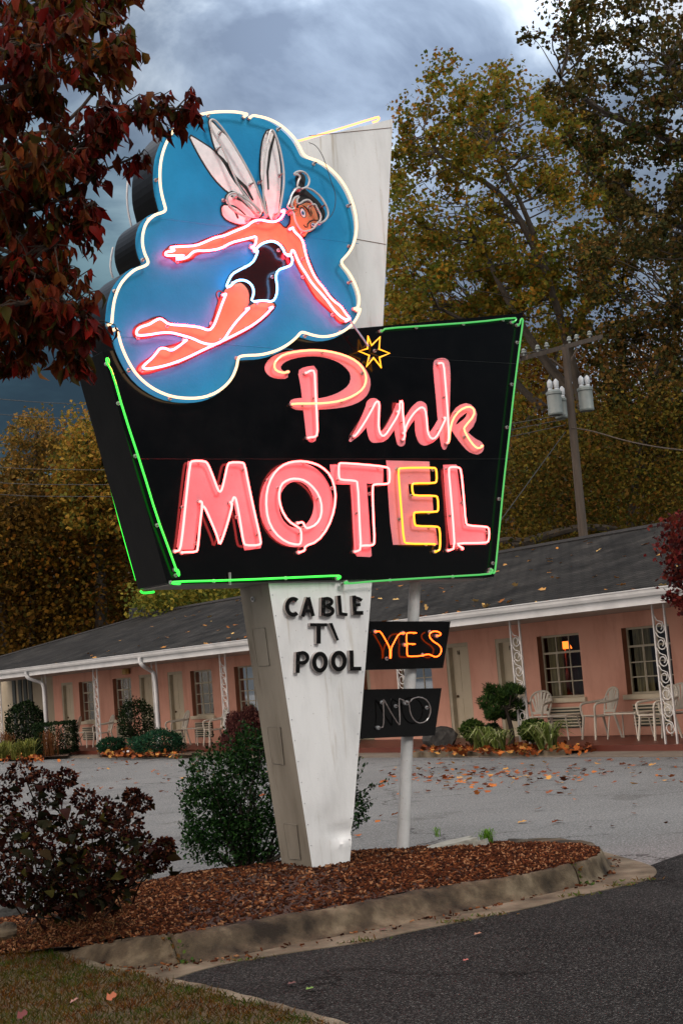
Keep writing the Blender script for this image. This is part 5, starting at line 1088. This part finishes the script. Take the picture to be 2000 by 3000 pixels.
for _ in range(260):
    x,y=sample_poly([(-60,2350),(100,2290),(300,2400),(420,2450),(470,2520),(420,2600),(300,2640),(150,2660),(-60,2640)],1,rd)[0]; LP.append(P3(x,y,9.8+rd.uniform(-.4,.4))); LA.append(np.array([rd.gauss(0,1),rd.gauss(0,1),rd.uniform(-1,.3)]))
P=np.concatenate(P);A_=np.concatenate(A_); leafmesh('flower_heads',P,rng.uniform(.016,.032,len(P)),A_,rng.normal(size=P.shape),LEAF4,m_hyf,hy,W=1.1)
LP=np.array(LP); leafmesh('foliage',LP,rng.uniform(.06,.115,len(LP)),np.array(LA),rdir(len(LP))+np.array([0,0,.6]),LEAF8,m_hyl,hy,W=1.05)
mb.build('stem',m_twig,hy,smooth=True)
# ---- planting along the motel
def at(px,py,z=.09): return on_z(px,py,z)
def blob(name,label,cat,px,py,rx,ry,foot,n,leaf,mat,**k):
    f=at(px,foot); kk=f[1]/4500; c=P3(px,py,f[1]); return shrub(name,label,cat,c,(rx*kk,min(rx*kk*.8,.5),ry*kk),n,leaf,mat,base=.09,**k)
blob('round_shrub','big round almost black shrub left of the clipped hedge','shrub',76,2130,58,72,2208,4200,.07,m_boxd,seed=61,shell=.7)
blob('grey_green_shrub','tall dark domed shrub right of the far downspout, over low juniper','shrub',402,2112,54,66,2204,3400,.055,m_boxd,seed=62,shell=.6,lump=.3)
blob('juniper','low blue-green juniper left of the domed shrub','shrub',325,2185,40,24,2208,2200,.05,m_jun,seed=63,up=.6)
blob('juniper','low blue-green juniper spreading right of the domed shrub','shrub',465,2178,78,38,2209,4600,.05,m_jun,seed=64,up=.6,lump=.3)
# clipped box hedge
h0=at(166,2210); kk=h0[1]/4500; o=thing('box_hedge','clipped box-shaped dark hedge beside the big round shrub','hedge',h0)
n=4200; rng=np.random.default_rng(65); P=rng.uniform(-1,1,(n,3)); ax_=rng.integers(0,3,n); P[np.arange(n),ax_]=np.sign(P[np.arange(n),ax_])*rng.uniform(.9,1.04,n)
c0=P3(166,2162,h0[1]+.1); P=c0+P*np.array([55*kk,.42,43*kk]); P=P[P[:,2]>.03]
leafmesh('foliage',P,rng.uniform(.04,.08,len(P)),rdir(len(P))+np.array([0,0,.5]),rdir(len(P)),LEAF4,m_boxd,o)
mb=MB(); 
for i in range(8): limb(mb,bend(h0+np.array([rd.gauss(0,.2),rd.gauss(.3,.1),0]),c0+np.array([rd.gauss(0,.3),0,.1]),3,.1,rd),.02,.008,5,1)
mb.build('stem',m_bark,o)
# weeping lace-leaf maple
f=at(715,2204); kk=f[1]/4500; o=thing('lacy_maple','low weeping lace-leaf maple with purple-brown mounded foliage left of the pedestal','shrub',f)
rng=np.random.default_rng(66); n=9000; d=rng.normal(size=(n,3)); d[:,2]=np.abs(d[:,2]); d/=np.linalg.norm(d,axis=1,keepdims=True); r=.6+.4*rng.random(n)
P=P3(722,2170,f[1])+d*np.array([75*kk,.5,100*kk])*r[:,None]*(1+.1*np.sin(d@np.array([6,3,5])+1))[:,None]; P[:,2]-=.15*(1-d[:,2])*rng.random(n); P=P[P[:,2]>.04]
leafmesh('foliage',P,rng.uniform(.05,.11,len(P)),np.stack([rng.normal(size=len(P))*.5,rng.normal(size=len(P))*.5,-np.ones(len(P))],1),rdir(len(P)),LEAF4,leafmat('lace_leaves',[(.06,.018,.018),(.09,.03,.026),(.035,.012,.012),(.12,.045,.035)],.7,.25),o,W=.4)
mb=MB()
for i in range(7): limb(mb,bend(f,P[rng.integers(len(P))],4,.12,rd),.03,.006,5,1)
mb.build('stem',m_bark,o,smooth=True)
# little cloud-pruned pine in the right-hand bed
f=at(1497,2192); kk=f[1]/4500; o=thing('garden_pine','small open garden pine with a bent trunk in the bed below room 15','pine',f)
mb=MB(); Yp=f[1]; tkp=limb(mb,[f,P3(1500,2150,Yp),P3(1492,2115,Yp),P3(1480,2080,Yp)],.055,.03); ps_=[(rd.uniform(1412,1535),rd.uniform(2008,2110),rd.uniform(10,24),rd.uniform(8,18)) for _ in range(16)]+[(1450,2025,30,18),(1500,2025,36,18),(1430,2055,36,18),(1480,2060,44,20),(1525,2065,24,16),(1440,2090,24,14),(1515,2100,26,14),(1475,2040,36,16),(1420,2072,18,10)]
PP=[];AA=[]
for x,y,rx,ry in ps_:
    c=P3(x,y,Yp+rd.uniform(-.3,.3)); limb(mb,bend(nearest(tkp,c),c,3,.12,rd),.02,.008,5,1); m=int(14*rx); d=rdir(m); PP.append(c+d*np.array([rx*kk,rx*kk*.8,ry*kk])*(RNG.random((m,1))**.4)); a=rdir(m)*.7; a[:,2]+=.7; AA.append(a)
PP=np.concatenate(PP); leafmesh('needles',PP,RNG.uniform(.05,.10,len(PP)),np.concatenate(AA),rdir(len(PP)),BLADE,leafmat('pine_needles',[(.018,.045,.010),(.03,.065,.014),(.05,.085,.018),(.012,.028,.008)],.5,.1),o,W=.2); mb.build('trunk',m_bark,o,smooth=True)
for i in range(26):
    pass
blob('azalea','low green azalea left of the garden pine','shrub',1385,2140,36,28,2196,2200,.05,m_mid,seed=71,up=.6)
blob('azalea','low green azalea right of the garden pine','shrub',1565,2140,44,30,2192,2600,.05,m_mid,seed=72,up=.6)
blob('azalea','small dark azalea hidden between the garden pine and the rock','shrub',1440,2150,28,26,2195,1400,.05,m_boxd,seed=73,up=.6)
def strap(name,label,px,py,n,h,mat,w=.022,spread=.9,group='strap-leaved clumps'):
    f=at(px,py+9) if not isinstance(px,np.ndarray) else px; o=thing(name,label,'plant',f,0,group); mb=MB(); rd=random.Random(int(py)+n)
    for _ in range(n):
        a=rd.uniform(0,6.28); R=h*spread*rd.uniform(.4,1.15); H=h*rd.uniform(.6,1.1); b=f+np.array([rd.gauss(0,h*.12),rd.gauss(0,h*.12),0]); dx=np.array([math.cos(a),math.sin(a),0]); sx=np.array([-dx[1],dx[0],0])*w*rd.uniform(.6,1.1)
        pts=[b+dx*R*t+EZ*(H*(2.1*t-1.55*t*t)*1.2) for t in (0,.25,.5,.75,1)]; ww=[.7,1,.9,.6,.08]; v=[]
        for p,q in zip(pts,ww): v+=[p-sx*q,p+sx*q]
        mb.add(v,[(2*i,2*i+1,2*i+3,2*i+2) for i in range(4)])
    mb.build('leaves',mat,o); return o
m_strap=leafmat('strap_leaves',[(.24,.28,.10),(.15,.20,.05),(.34,.36,.18),(.10,.13,.03)],.5,.3)
strap('liriope','pale green strap-leaved clump left of the azalea by the rock',1418,2190,75,.50,m_strap)
strap('liriope','pale green strap-leaved clump under the garden pine',1465,2192,60,.42,m_strap)
strap('liriope','pale strap-leaved clump at the right end of the bed',1605,2190,90,.55,m_strap)
m_yel=leafmat('yellow_grass_leaves',[(.15,.16,.03),(.10,.11,.02),(.20,.19,.05),(.06,.07,.015)],.6,.3)
strap('ornamental_grass','yellow-green grassy clump at the left edge of the far bed',12,2212,90,.55,m_yel,.016)
strap('ornamental_grass','yellow-green grassy clump in front of the big round shrub',82,2212,90,.60,m_yel,.016)
strap('ornamental_grass','small yellowish clump between the big round shrub and left edge',45,2216,60,.45,m_yel,.016)
m_red=leafmat('bronze_grass',[(.14,.05,.02),(.10,.04,.015),(.18,.08,.03)],.7,.3)
strap('fountain_grass','rusty upright grass right of the big round shrub',148,2206,70,.8,m_red,.012,.35)
strap('fountain_grass','rusty upright grass left of the big round shrub',22,2206,70,.8,m_red,.012,.35)
m_fresh=leafmat('fresh_grass',[(.10,.22,.02),(.07,.16,.015),(.14,.28,.03)],.5,.35)
strap('grass_tuft','bright green grass tuft right of the broken slab on the mulch',on_z(1428,2478,.14),2478,80,.155,m_fresh,.0045,.55,'grass tufts on the mulch')
strap('grass_tuft','tiny bright green tuft left of the broken slab',on_z(1283,2452,.05),2452,14,.11,m_fresh,.004,.5,'grass tufts on the mulch')
# ---- rocks
def rock(name,label,c,r,mat,seed,cat='rock',parent=None,sub=3):
    bm=bmesh.new(); bmesh.ops.create_icosphere(bm,subdivisions=sub,radius=1); rg=random.Random(seed); pl=[(Vector((rg.gauss(0,1),rg.gauss(0,1),rg.gauss(0,.8))).normalized(),rg.uniform(.55,.9)) for _ in range(14)]
    for v in bm.verts:
        for n_,d_ in pl:
            q=v.co.dot(n_)-d_
            if q>0: v.co-=n_*q*.95
        v.co*=1+.05*rg.uniform(-1,1); v.co.x*=r[0];v.co.y*=r[1];v.co.z*=r[2]
    me=bpy.data.meshes.new(name); bm.to_mesh(me); bm.free(); me.materials.append(mat); o=bpy.data.objects.new(name,me); COL.objects.link(o); o.location=tuple(c); return tag(o,label,cat)
m_rock=surf('dark_rock',[(.3,(.018,.018,.017)),(.7,(.055,.055,.052))],5,.85,bump=.03,bscale=9); m_slab=surf('slab_concrete',[(.3,(.15,.145,.12)),(.7,(.32,.31,.27))],9,.9,bump=.012,bscale=30,stretch=(1,3,3))
f=at(1292,2189); rock('boulder','dark grey boulder at the left end of the bed below door 16',f+np.array([0,.2,.14]),(.40,.30,.27),m_rock,3)
f=on_z(12,2758,.03); rock('field_stone','rounded tan stone at the left edge between lawn and mulch',f+np.array([-.02,0,.05]),(.14,.12,.085),m_kerb,4)
f=on_z(30,2690,.02); rock('field_stone','dark low stone below the hydrangea at the left edge',f+np.array([-.1,.05,.05]),(.26,.18,.13),m_rock,9)
# broken slab beside the pole
f=on_z(1335,2492,.14); mb=MB()
def slabfr(ox,oy,rz,tx,ty):
    M=Matrix.Translation(Vector((ox,oy,0)))@Matrix.Rotation(rz,4,'Z')@Matrix.Rotation(tx,4,'X')@Matrix.Rotation(ty,4,'Y'); return lambda u,v,w_:tuple(M@Vector((u,v,w_)))
sl=thing('broken_slab','broken pale concrete slab lying on the mulch beside the grass tuft','slab',f)
fr_=slabfr(0,0,.12,.05,-.12); mb.prism([(-.27,-.04),(-.15,-.08),(.05,-.07),(.19,-.04),(.13,.04),(.17,.10),(-.05,.12),(-.22,.05)],.0,.075,fr_); mb.build('slab',m_slab,sl,local=True,bevel=.006)
mb=MB(); fr_=slabfr(.17,-.03,-.1,-.1,-.25); mb.prism([(-.02,-.08),(.09,-.07),(.11,.03),(.06,.10),(-.03,.04)],-.02,.06,fr_); mb.build('chip',m_slab,sl,local=True,bevel=.006)
# concrete block at the hydrangea
f=on_z(412,2625,.03); mb=MB(); P=[(-.10,-.09),(.095,-.08),(.09,.10),(-.11,.09)]; 
mb.prism(P,-.05,.19,lambda u,v,w_:(f[0]+u,f[1]+v,f[2]+w_+(.02*u/.1 if w_>.1 else 0))); ob=mb.build('concrete_block',surf('block_concrete',[(.3,(.035,.035,.032)),(.7,(.11,.11,.10))],8,.9,bump=.006,bscale=60),None,bevel=.006); tag(ob,'weathered grey concrete block standing beside the hydrangea','block')
# low bed kerbs at the motel
for (a,b,lab) in (((1215,2205),(1660,2200),'near'),((505,2212),(640,2203),'far')):
    p=at(*a);q=at(*b); d=(q-p)/np.linalg.norm(q-p); nn=np.array([-d[1],d[0],0])*.05; mb=MB(); v=[]
    for i in range(21):
        c=p+(q-p)*i/20; c=c+nn*.4*math.sin(i*1.7); c[2]=0; v+=[c-nn,c-nn+EZ*.10,c+nn+EZ*.105,c+nn]
    mb.add(v,[(i*4+j,i*4+j+1,(i+1)*4+j+1,(i+1)*4+j) for i in range(20) for j in range(3)]); tag(mb.build('bed_kerb',m_apron),kind='structure')
p=at(365,2206,.13); mb=MB(); 
d=np.array([.95,.2,.12]); mb.tube([p-d*.13,p+d*.13],.045,8); ob=mb.build('splash_block',m_gutter); tag(ob,'short white drain spout end lying in the leaves by the juniper','drain spout')
# planting soil in the beds
m_bed=surf('bed_soil',[(.3,(.05,.025,.014)),(.7,(.10,.055,.03))],6,.95,bump=.01)
ground_poly('flower_bed',[(1205,2203),(1660,2199),(1720,2192),(1700,2180),(1220,2184)],.085,m_bed); ground_poly('flower_bed',[(285,2212),(560,2212),(600,2200),(560,2192),(290,2196)],.085,m_bed); ground_poly('flower_bed',[(-60,2226),(200,2214),(210,2200),(-60,2200)],.085,m_bed)
mb=MB(); box(mb,SL+6,SR,-.95,-.12,0,.02); tag(mb.build('porch_apron',surf('porch_apron_concrete',[(.3,(.13,.10,.075)),(.7,(.20,.165,.13))],1.5,.85)),kind='structure')
# faded parking lines
for a,b in (((1215,2225),(1690,2218)),((520,2228),(700,2224)),((60,2232),(210,2230))):
    p=at(*a,.005);q=at(*b,.005); nn=np.array([0,.05,0]); mb=MB(); mb.add([p-nn,q-nn,q+nn,p+nn],[(0,1,2,3)]); tag(mb.build('parking_line',surf('worn_line',[(.4,(.19,.19,.19)),(.6,(.34,.34,.33))],12,.8)),kind='structure')
# ---- fallen leaves
m_fl=leafmat('fallen_leaf_colours',[(.32,.085,.020),(.20,.048,.013),(.42,.13,.032),(.12,.028,.010),(.48,.24,.065),(.22,.065,.026),(.07,.02,.009)],.8,.1)
m_fl2=leafmat('roof_leaf_colours',[(.42,.22,.07),(.34,.15,.04),(.50,.32,.12),(.24,.09,.025),(.46,.20,.05),(.20,.10,.045)],.8,.1)
def litter(name,label,pts,s0,s1,flatn=.25,tm=MAPLE,mat=None):
    P=np.array(pts); n=len(P); ax=rdir(n); ax[:,2]*=flatn; return tag(leafmesh(name,P,RNG.uniform(s0,s1,n),ax,np.tile([0,0,1.],(n,1))+flatn*rdir(n),tm,mat or m_fl),label,'fallen leaves',kind='stuff')
rd=random.Random(81); pts=[]
for _ in range(240): x=rd.triangular(1080,2000,1300); y=2262+rd.gauss(0,16)-.012*(x-1500)+rd.choice([0,0,0,25]); pts.append(on_z(x,y,.02))
for _ in range(150): pts.append(on_z(rd.uniform(0,2000),rd.uniform(2215,2330),.02))
for _ in range(60): pts.append(on_z(rd.uniform(0,700),rd.uniform(2225,2290),.02))
for _ in range(16): pts.append(on_z(rd.uniform(1000,2000),rd.uniform(2300,2460),.02))
litter('leaves_on_lot','orange fallen leaves scattered over the grey lot',pts,.04,.11,.3)
pts=[]
for _ in range(620): x=rd.choice([rd.uniform(1215,1735),rd.gauss(1380,50),rd.gauss(1520,40)]); pts.append(at(min(1740,max(1205,x)),2197+rd.gauss(0,5)-(.01*(x-1215)),rd.uniform(.09,.13)))
for _ in range(700): pts.append(at(rd.triangular(285,560,330),2205+rd.gauss(0,4),rd.uniform(.09,.15)))
for _ in range(350): pts.append(at(rd.uniform(-20,130),2216+rd.gauss(0,4),rd.uniform(.09,.13)))
litter('leaf_drift','drift of rust-coloured leaves in the beds along the porch',pts,.05,.13,.7)
def roofpt(s_,d): return BF(s_,d,roofz(d)+.02)
pts=[]; ax=[]
for _ in range(150):
    s_=rd.uniform(-1,24); d=EV+ (RDG-EV)*rd.random()**1.3*.95; pts.append(roofpt(s_,d))
for _ in range(40): pts.append(BF(rd.uniform(-1,16),EV+.05,roofz(EV)+.03))
litter('leaves_on_roof','yellow and rust leaves scattered over the dark shingles',pts,.06,.15,.35,MAPLE,m_fl2)
# a few single leaves close by
for (x,y,z,lab,col,s_) in ((312,2922,.05,'curled orange leaf standing on the near lawn','orange',.06),(50,2975,.05,'dark crimson leaf in the bottom left corner of the lawn','crimson',.06),(205,2932,.04,'pinkish dry leaf on the lawn left of the orange leaf','pinkish',.05),(100,2680,.06,'pale dry leaf at the foot of the hydrangea','pale',.08),(842,2877,.03,'dark brown leaf lying on the near asphalt','umber',.05),(895,2892,.03,'green leaf lying on the near asphalt beside the brown one','green',.045),(1388,2732,.03,'tan leaf on the dark drive below the kerb','tan',.05),(1355,2808,.03,'small pink-red leaf on the dark drive','rose',.035),(1110,2720,.03,'brown curled leaf in the gutter in front of the kerb','brown',.05),(283,2730,.10,'pale yellow upright leaf on the mulch near the lawn','straw',.06)):
    cc={'orange':(.26,.065,.02),'crimson':(.09,.008,.008),'pinkish':(.28,.14,.11),'pale':(.32,.20,.13),'umber':(.08,.03,.025),'green':(.10,.20,.03),'tan':(.25,.13,.08),'rose':(.35,.10,.08),'brown':(.10,.04,.03),'straw':(.42,.34,.20)}[col]
    p=on_z(x,y,z); o=leafmesh('fallen_leaf',np.array([[0,0,0.]]),np.array([s_]),np.array([[1,.3,.15 if z<.04 else .5]]),np.array([[0,-.5 if z>.04 else 0,1.]]),MAPLE,flat('leaf_'+col,cc,.7)); o.location=tuple(p-np.array([0,0,.012])); tag(o,lab,'fallen leaf','single fallen leaves nearby')
# seedling weeds rooted in the kerb joints and bits of bark on the kerb top
jp=[]
for t in (12.32,4.04):
    a_=cr(A,t); b_=cr(Bc,t)
    for _ in range(40): f=random.uniform(.35,1.25); q=a_+(b_-a_)*f; jp.append(np.array([q[0]+random.gauss(0,.03),q[1]+random.gauss(0,.02),max(.02,a_[2]*(1-max(0,min(1,(f-.35)/.5)))+.012)]))
jp=np.array(jp); tag(leafmesh('joint_weeds',jp,RNG.uniform(.015,.04,len(jp)),rdir(len(jp))+np.array([0,0,.4]),rdir(len(jp)),LEAF4,leafmat('joint_weed_leaves',[(.03,.07,.012),(.06,.09,.015),(.10,.05,.015)],.6,.2),W=.9),'small leafy weeds rooted in the kerb joints','weeds',kind='stuff')
kp=[]
for _ in range(500):
    t=random.uniform(1,15); a_=cr(A,t); b_=cr(Bc,t); f=abs(random.gauss(0,.12)) if random.random()<.6 else random.uniform(.9,1.5); q=a_+(b_-a_)*f; kp.append(np.array([q[0],q[1],(a_[2]+.012) if f<.3 else (.020 if f>.85 else a_[2]*.9)]))
kp=np.array(kp); ka=rdir(len(kp)); ka[:,2]*=.15; tag(leafmesh('spilled_mulch',kp,RNG.uniform(.008,.035,len(kp)),ka,np.tile([0,0,1.],(len(kp),1))+.3*rdir(len(kp)),CHIP,m_chip,W=.22),'bits of bark spilled over the kerb and into the gutter','mulch',kind='stuff')
# ================================================================== UTILITY POLE AND WIRES
m_pole=surf('weathered_pole',[(.3,(.038,.028,.021)),(.7,(.078,.060,.046))],3,.9,stretch=(4,4,.4)); m_tank=surf('transformer_grey',[(.3,(.14,.165,.16)),(.7,(.19,.215,.21))],4,.5); m_wire=flat('wire_dark',(.02,.02,.02),.6)
UY=40; ub=P3(1712,1620,UY); up=thing('utility_pole','wooden utility pole with crossarm and grey transformers above the roof','utility pole',ub*np.array([1,1,0]))
mb=MB(); pt=P3(1654,1018,UY); mb.tube([np.array([ub[0]+.5,UY,0]),ub,pt],[.14,.125,.09],12); mb.build('pole',m_pole,up,smooth=True)
ca,cb=P3(1530,1050,UY-.4),P3(1748,990,UY+1.4)
for dy in (-.16,.16):
    mb=MB(); d=(cb-ca)/np.linalg.norm(cb-ca); nn=np.array([-d[1],d[0],0])*1.0; a_=ca+nn*dy;b_=cb+nn*dy; sv=[]
    for p in (a_,b_):
        for u_,w_ in ((-.05,-.06),(.05,-.06),(.05,.06),(-.05,.06)): sv.append(p+nn*u_+EZ*w_)
    mb.add(sv,[(0,1,2,3),(7,6,5,4),(0,4,5,1),(1,5,6,2),(2,6,7,3),(3,7,4,0)]); mb.build('crossarm',m_pole,up)
for f_ in (.02,.2,.32,.62,.72,.9):
    p=ca+(cb-ca)*f_+EZ*.06; mb=MB(); mb.lathe([(.03,0),(.03,.06),(.07,.07),(.07,.10),(.05,.12),(.06,.15),(.03,.19)],8,tuple(p)); mb.build('insulator',m_tank,up,smooth=True)
mid=P3(1655,1085,UY)
for x,y in ((1612,1050),(1690,1022)): mb=MB(); mb.tube([mid,P3(x,y,UY)],.03,5); mb.build('brace',m_pole,up)
for (x,y0,y1,w_,dY) in ((1627,1148,1216,46,-.3),(1718,1136,1204,46,.2),(1645,1168,1226,40,.45)):
    a_=P3(x,y1,UY+dY); h=(y1-y0)*UY/4500; r_=w_/2*UY/4500; mb=MB(); mb.lathe([(r_*.9,0),(r_*.98,.03),(r_*.98,.06),(r_*.94,.08),(r_*.94,h-.08),(r_*1.05,h-.06),(r_*1.05,h),(r_*.6,h+.06),(0.01,h+.07)],18,tuple(a_)); t_=mb.build('transformer',m_tank,up,smooth=True)
    for dx in (-.4,.4): mb=MB(); mb.lathe([(.05,0),(.07,.05),(.05,.08),(.07,.12),(.075,.26),(.02,.33)],10,(a_[0]+dx*r_,a_[1],a_[2]+h+.02)); mb.build('bushing',flat('porcelain',(.42,.45,.48),.3),t_,smooth=True)
def wire(label,pts,r=.013,mat=None,name='power_line'):
    P=chaikin([tuple(P3(*p)) for p in pts],3,False); mb=MB(); mb.tube(P,r,5); return tag(mb.build(name,mat or m_wire),label,'cable','overhead cables')
wl_=['topmost','second','third','fourth','lowest']
for i,(y0,y1,xe,ye) in enumerate(((1171,1187,1540,1040),(1216,1230,1600,1022),(1372,1378,1655,1215),(1418,1421,1655,1228),(1452,1456,1655,1245))):
    wire(f'{wl_[i]} of the overhead cables crossing the sky left of the sign',[(-900,y0-150,60),(-300,y0-35,56),(0,y0,54),(253,y1,53),(700,y1-5,51),(xe,ye,UY)],.014 if i<2 else .012)
wire('silver bundled cable sagging right from the utility pole',[(1668,1252,UY),(1735,1262,UY-1),(1840,1295,UY-2),(1985,1320,UY-4),(2300,1340,UY-8)],.018,m_pole)
wire('thin dark guy wire slanting down left from the utility pole',[(1655,1265,UY),(1475,1512,UY-3),(1430,1575,UY-4)],.012)
# ================================================================== LIGHT AND SKY
SUND=Vector((.62,-.62,.62)).normalized()
w=bpy.data.worlds.new('World'); sc.world=w; w.use_nodes=True
n=w.node_tree.nodes; l=w.node_tree.links; bg=n['Background']
sky=n.new('ShaderNodeTexSky'); sky.sky_type='NISHITA'; sky.sun_disc=False
sky.sun_elevation=math.asin(SUND.z); sky.sun_rotation=math.atan2(SUND.x,SUND.y)
tc=n.new('ShaderNodeTexCoord')
mp=n.new('ShaderNodeMapping'); mp.inputs['Scale'].default_value=(1.0,1.0,2.2); mp.inputs['Rotation'].default_value=(.0,.35,.5); mp.inputs['Location'].default_value=(.3,.9,.45)
l.new(tc.outputs['Generated'],mp.inputs['Vector'])
t=n.new('ShaderNodeTexNoise'); t.inputs['Scale'].default_value=4.3; t.inputs['Detail'].default_value=7; t.inputs['Roughness'].default_value=.56; t.inputs['Distortion'].default_value=.35
l.new(mp.outputs[0],t.inputs['Vector'])
r=ramp(n,[(.40,(.12,.155,.22)),(.475,(.20,.25,.33)),(.53,(.32,.38,.46)),(.61,(.62,.67,.74))]); l.new(t.outputs['Fac'],r.inputs['Fac'])
sp=n.new('ShaderNodeSeparateXYZ'); l.new(tc.outputs['Generated'],sp.inputs[0])
def mrange(src,a,b,c,d):
    m=n.new('ShaderNodeMapRange'); l.new(src,m.inputs[0]); m.inputs[1].default_value=a; m.inputs[2].default_value=b; m.inputs[3].default_value=c; m.inputs[4].default_value=d; m.interpolation_type='SMOOTHSTEP'; return m.outputs[0]
def mth(op,a,b):
    m=n.new('ShaderNodeMath'); m.operation=op
    for k,v in ((0,a),(1,b)):
        if isinstance(v,(int,float)): m.inputs[k].default_value=v
        else: l.new(v,m.inputs[k])
    return m.outputs[0]
def spot(px,py,c0,c1,v0,v1):
    d=ray(px,py); d=d/np.linalg.norm(d); dp=n.new('ShaderNodeVectorMath'); dp.operation='DOT_PRODUCT'; l.new(tc.outputs['Generated'],dp.inputs[0]); dp.inputs[1].default_value=tuple(d)
    return mrange(dp.outputs['Value'],c0,c1,v0,v1)
# cloud cover: thin and bright overhead, a bright break over the sign, a slate bank low in the west
f=mrange(sp.outputs['Z'],.10,.40,.92,1.15)
f=mth('MULTIPLY',f,mrange(sp.outputs['Z'],.45,.85,1.0,3.4))
f=mth('MULTIPLY',f,spot(1150,40,.985,.9997,.95,1.9))
f=mth('MULTIPLY',f,spot(-150,1500,.955,.997,1.0,.20))
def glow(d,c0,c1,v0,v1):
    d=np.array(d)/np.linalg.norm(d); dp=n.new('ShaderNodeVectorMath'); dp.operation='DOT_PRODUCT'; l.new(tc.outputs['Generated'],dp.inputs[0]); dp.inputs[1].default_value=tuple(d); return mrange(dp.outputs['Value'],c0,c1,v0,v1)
f=mth('MULTIPLY',f,glow((.92,-.37,.1),.60,.88,1.0,.22))  # unseen sky dimmed so the black sign faces mirror little light
gl=(-.80,-.60,.12); f=mth('MULTIPLY',f,glow(gl,.45,.95,1.0,4.6))  # added bright patch of unseen sky, fills the porch facade with light
f=mth('MULTIPLY',f,glow((-.88,.47,.05),.90,.985,1.0,.18))  # unseen sky dimmed to keep the motel's window reflections dark
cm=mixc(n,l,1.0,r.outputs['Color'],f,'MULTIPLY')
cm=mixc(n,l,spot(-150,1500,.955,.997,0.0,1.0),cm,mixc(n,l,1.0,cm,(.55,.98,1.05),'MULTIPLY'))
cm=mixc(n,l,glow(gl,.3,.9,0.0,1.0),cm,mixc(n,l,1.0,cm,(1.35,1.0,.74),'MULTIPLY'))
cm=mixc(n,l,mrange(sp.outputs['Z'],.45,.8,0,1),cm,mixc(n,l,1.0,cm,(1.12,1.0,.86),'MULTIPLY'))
sb=n.new('ShaderNodeVectorMath'); sb.operation='SCALE'; l.new(sky.outputs[0],sb.inputs[0]); sb.inputs['Scale'].default_value=.6
mm=n.new('ShaderNodeVectorMath'); mm.operation='SCALE'; l.new(cm,mm.inputs[0]); mm.inputs['Scale'].default_value=10.0
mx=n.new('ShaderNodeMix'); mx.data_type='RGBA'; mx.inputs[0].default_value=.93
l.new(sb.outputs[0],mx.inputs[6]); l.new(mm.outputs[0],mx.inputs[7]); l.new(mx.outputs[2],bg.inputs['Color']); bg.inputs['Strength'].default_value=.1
sd=bpy.data.lights.new('sun','SUN'); so=bpy.data.objects.new('sun',sd); COL.objects.link(so)
sd.energy=1.5; sd.angle=math.radians(18); sd.color=(1,.95,.88); so.rotation_euler=SUND.to_track_quat('Z','Y').to_euler(); so.location=(6,-6,9)
sc.view_settings.view_transform='Standard'; sc.view_settings.look='None'; sc.view_settings.gamma=1; sc.view_settings.exposure=.25
sc.render.engine='CYCLES'; sc.cycles.use_denoising=True; sc.cycles.max_bounces=6; sc.cycles.transparent_max_bounces=8
sc.cycles.diffuse_bounces=3; sc.cycles.glossy_bounces=3; sc.cycles.sample_clamp_indirect=4
sc.cycles.use_adaptive_sampling=True; sc.cycles.adaptive_threshold=.015
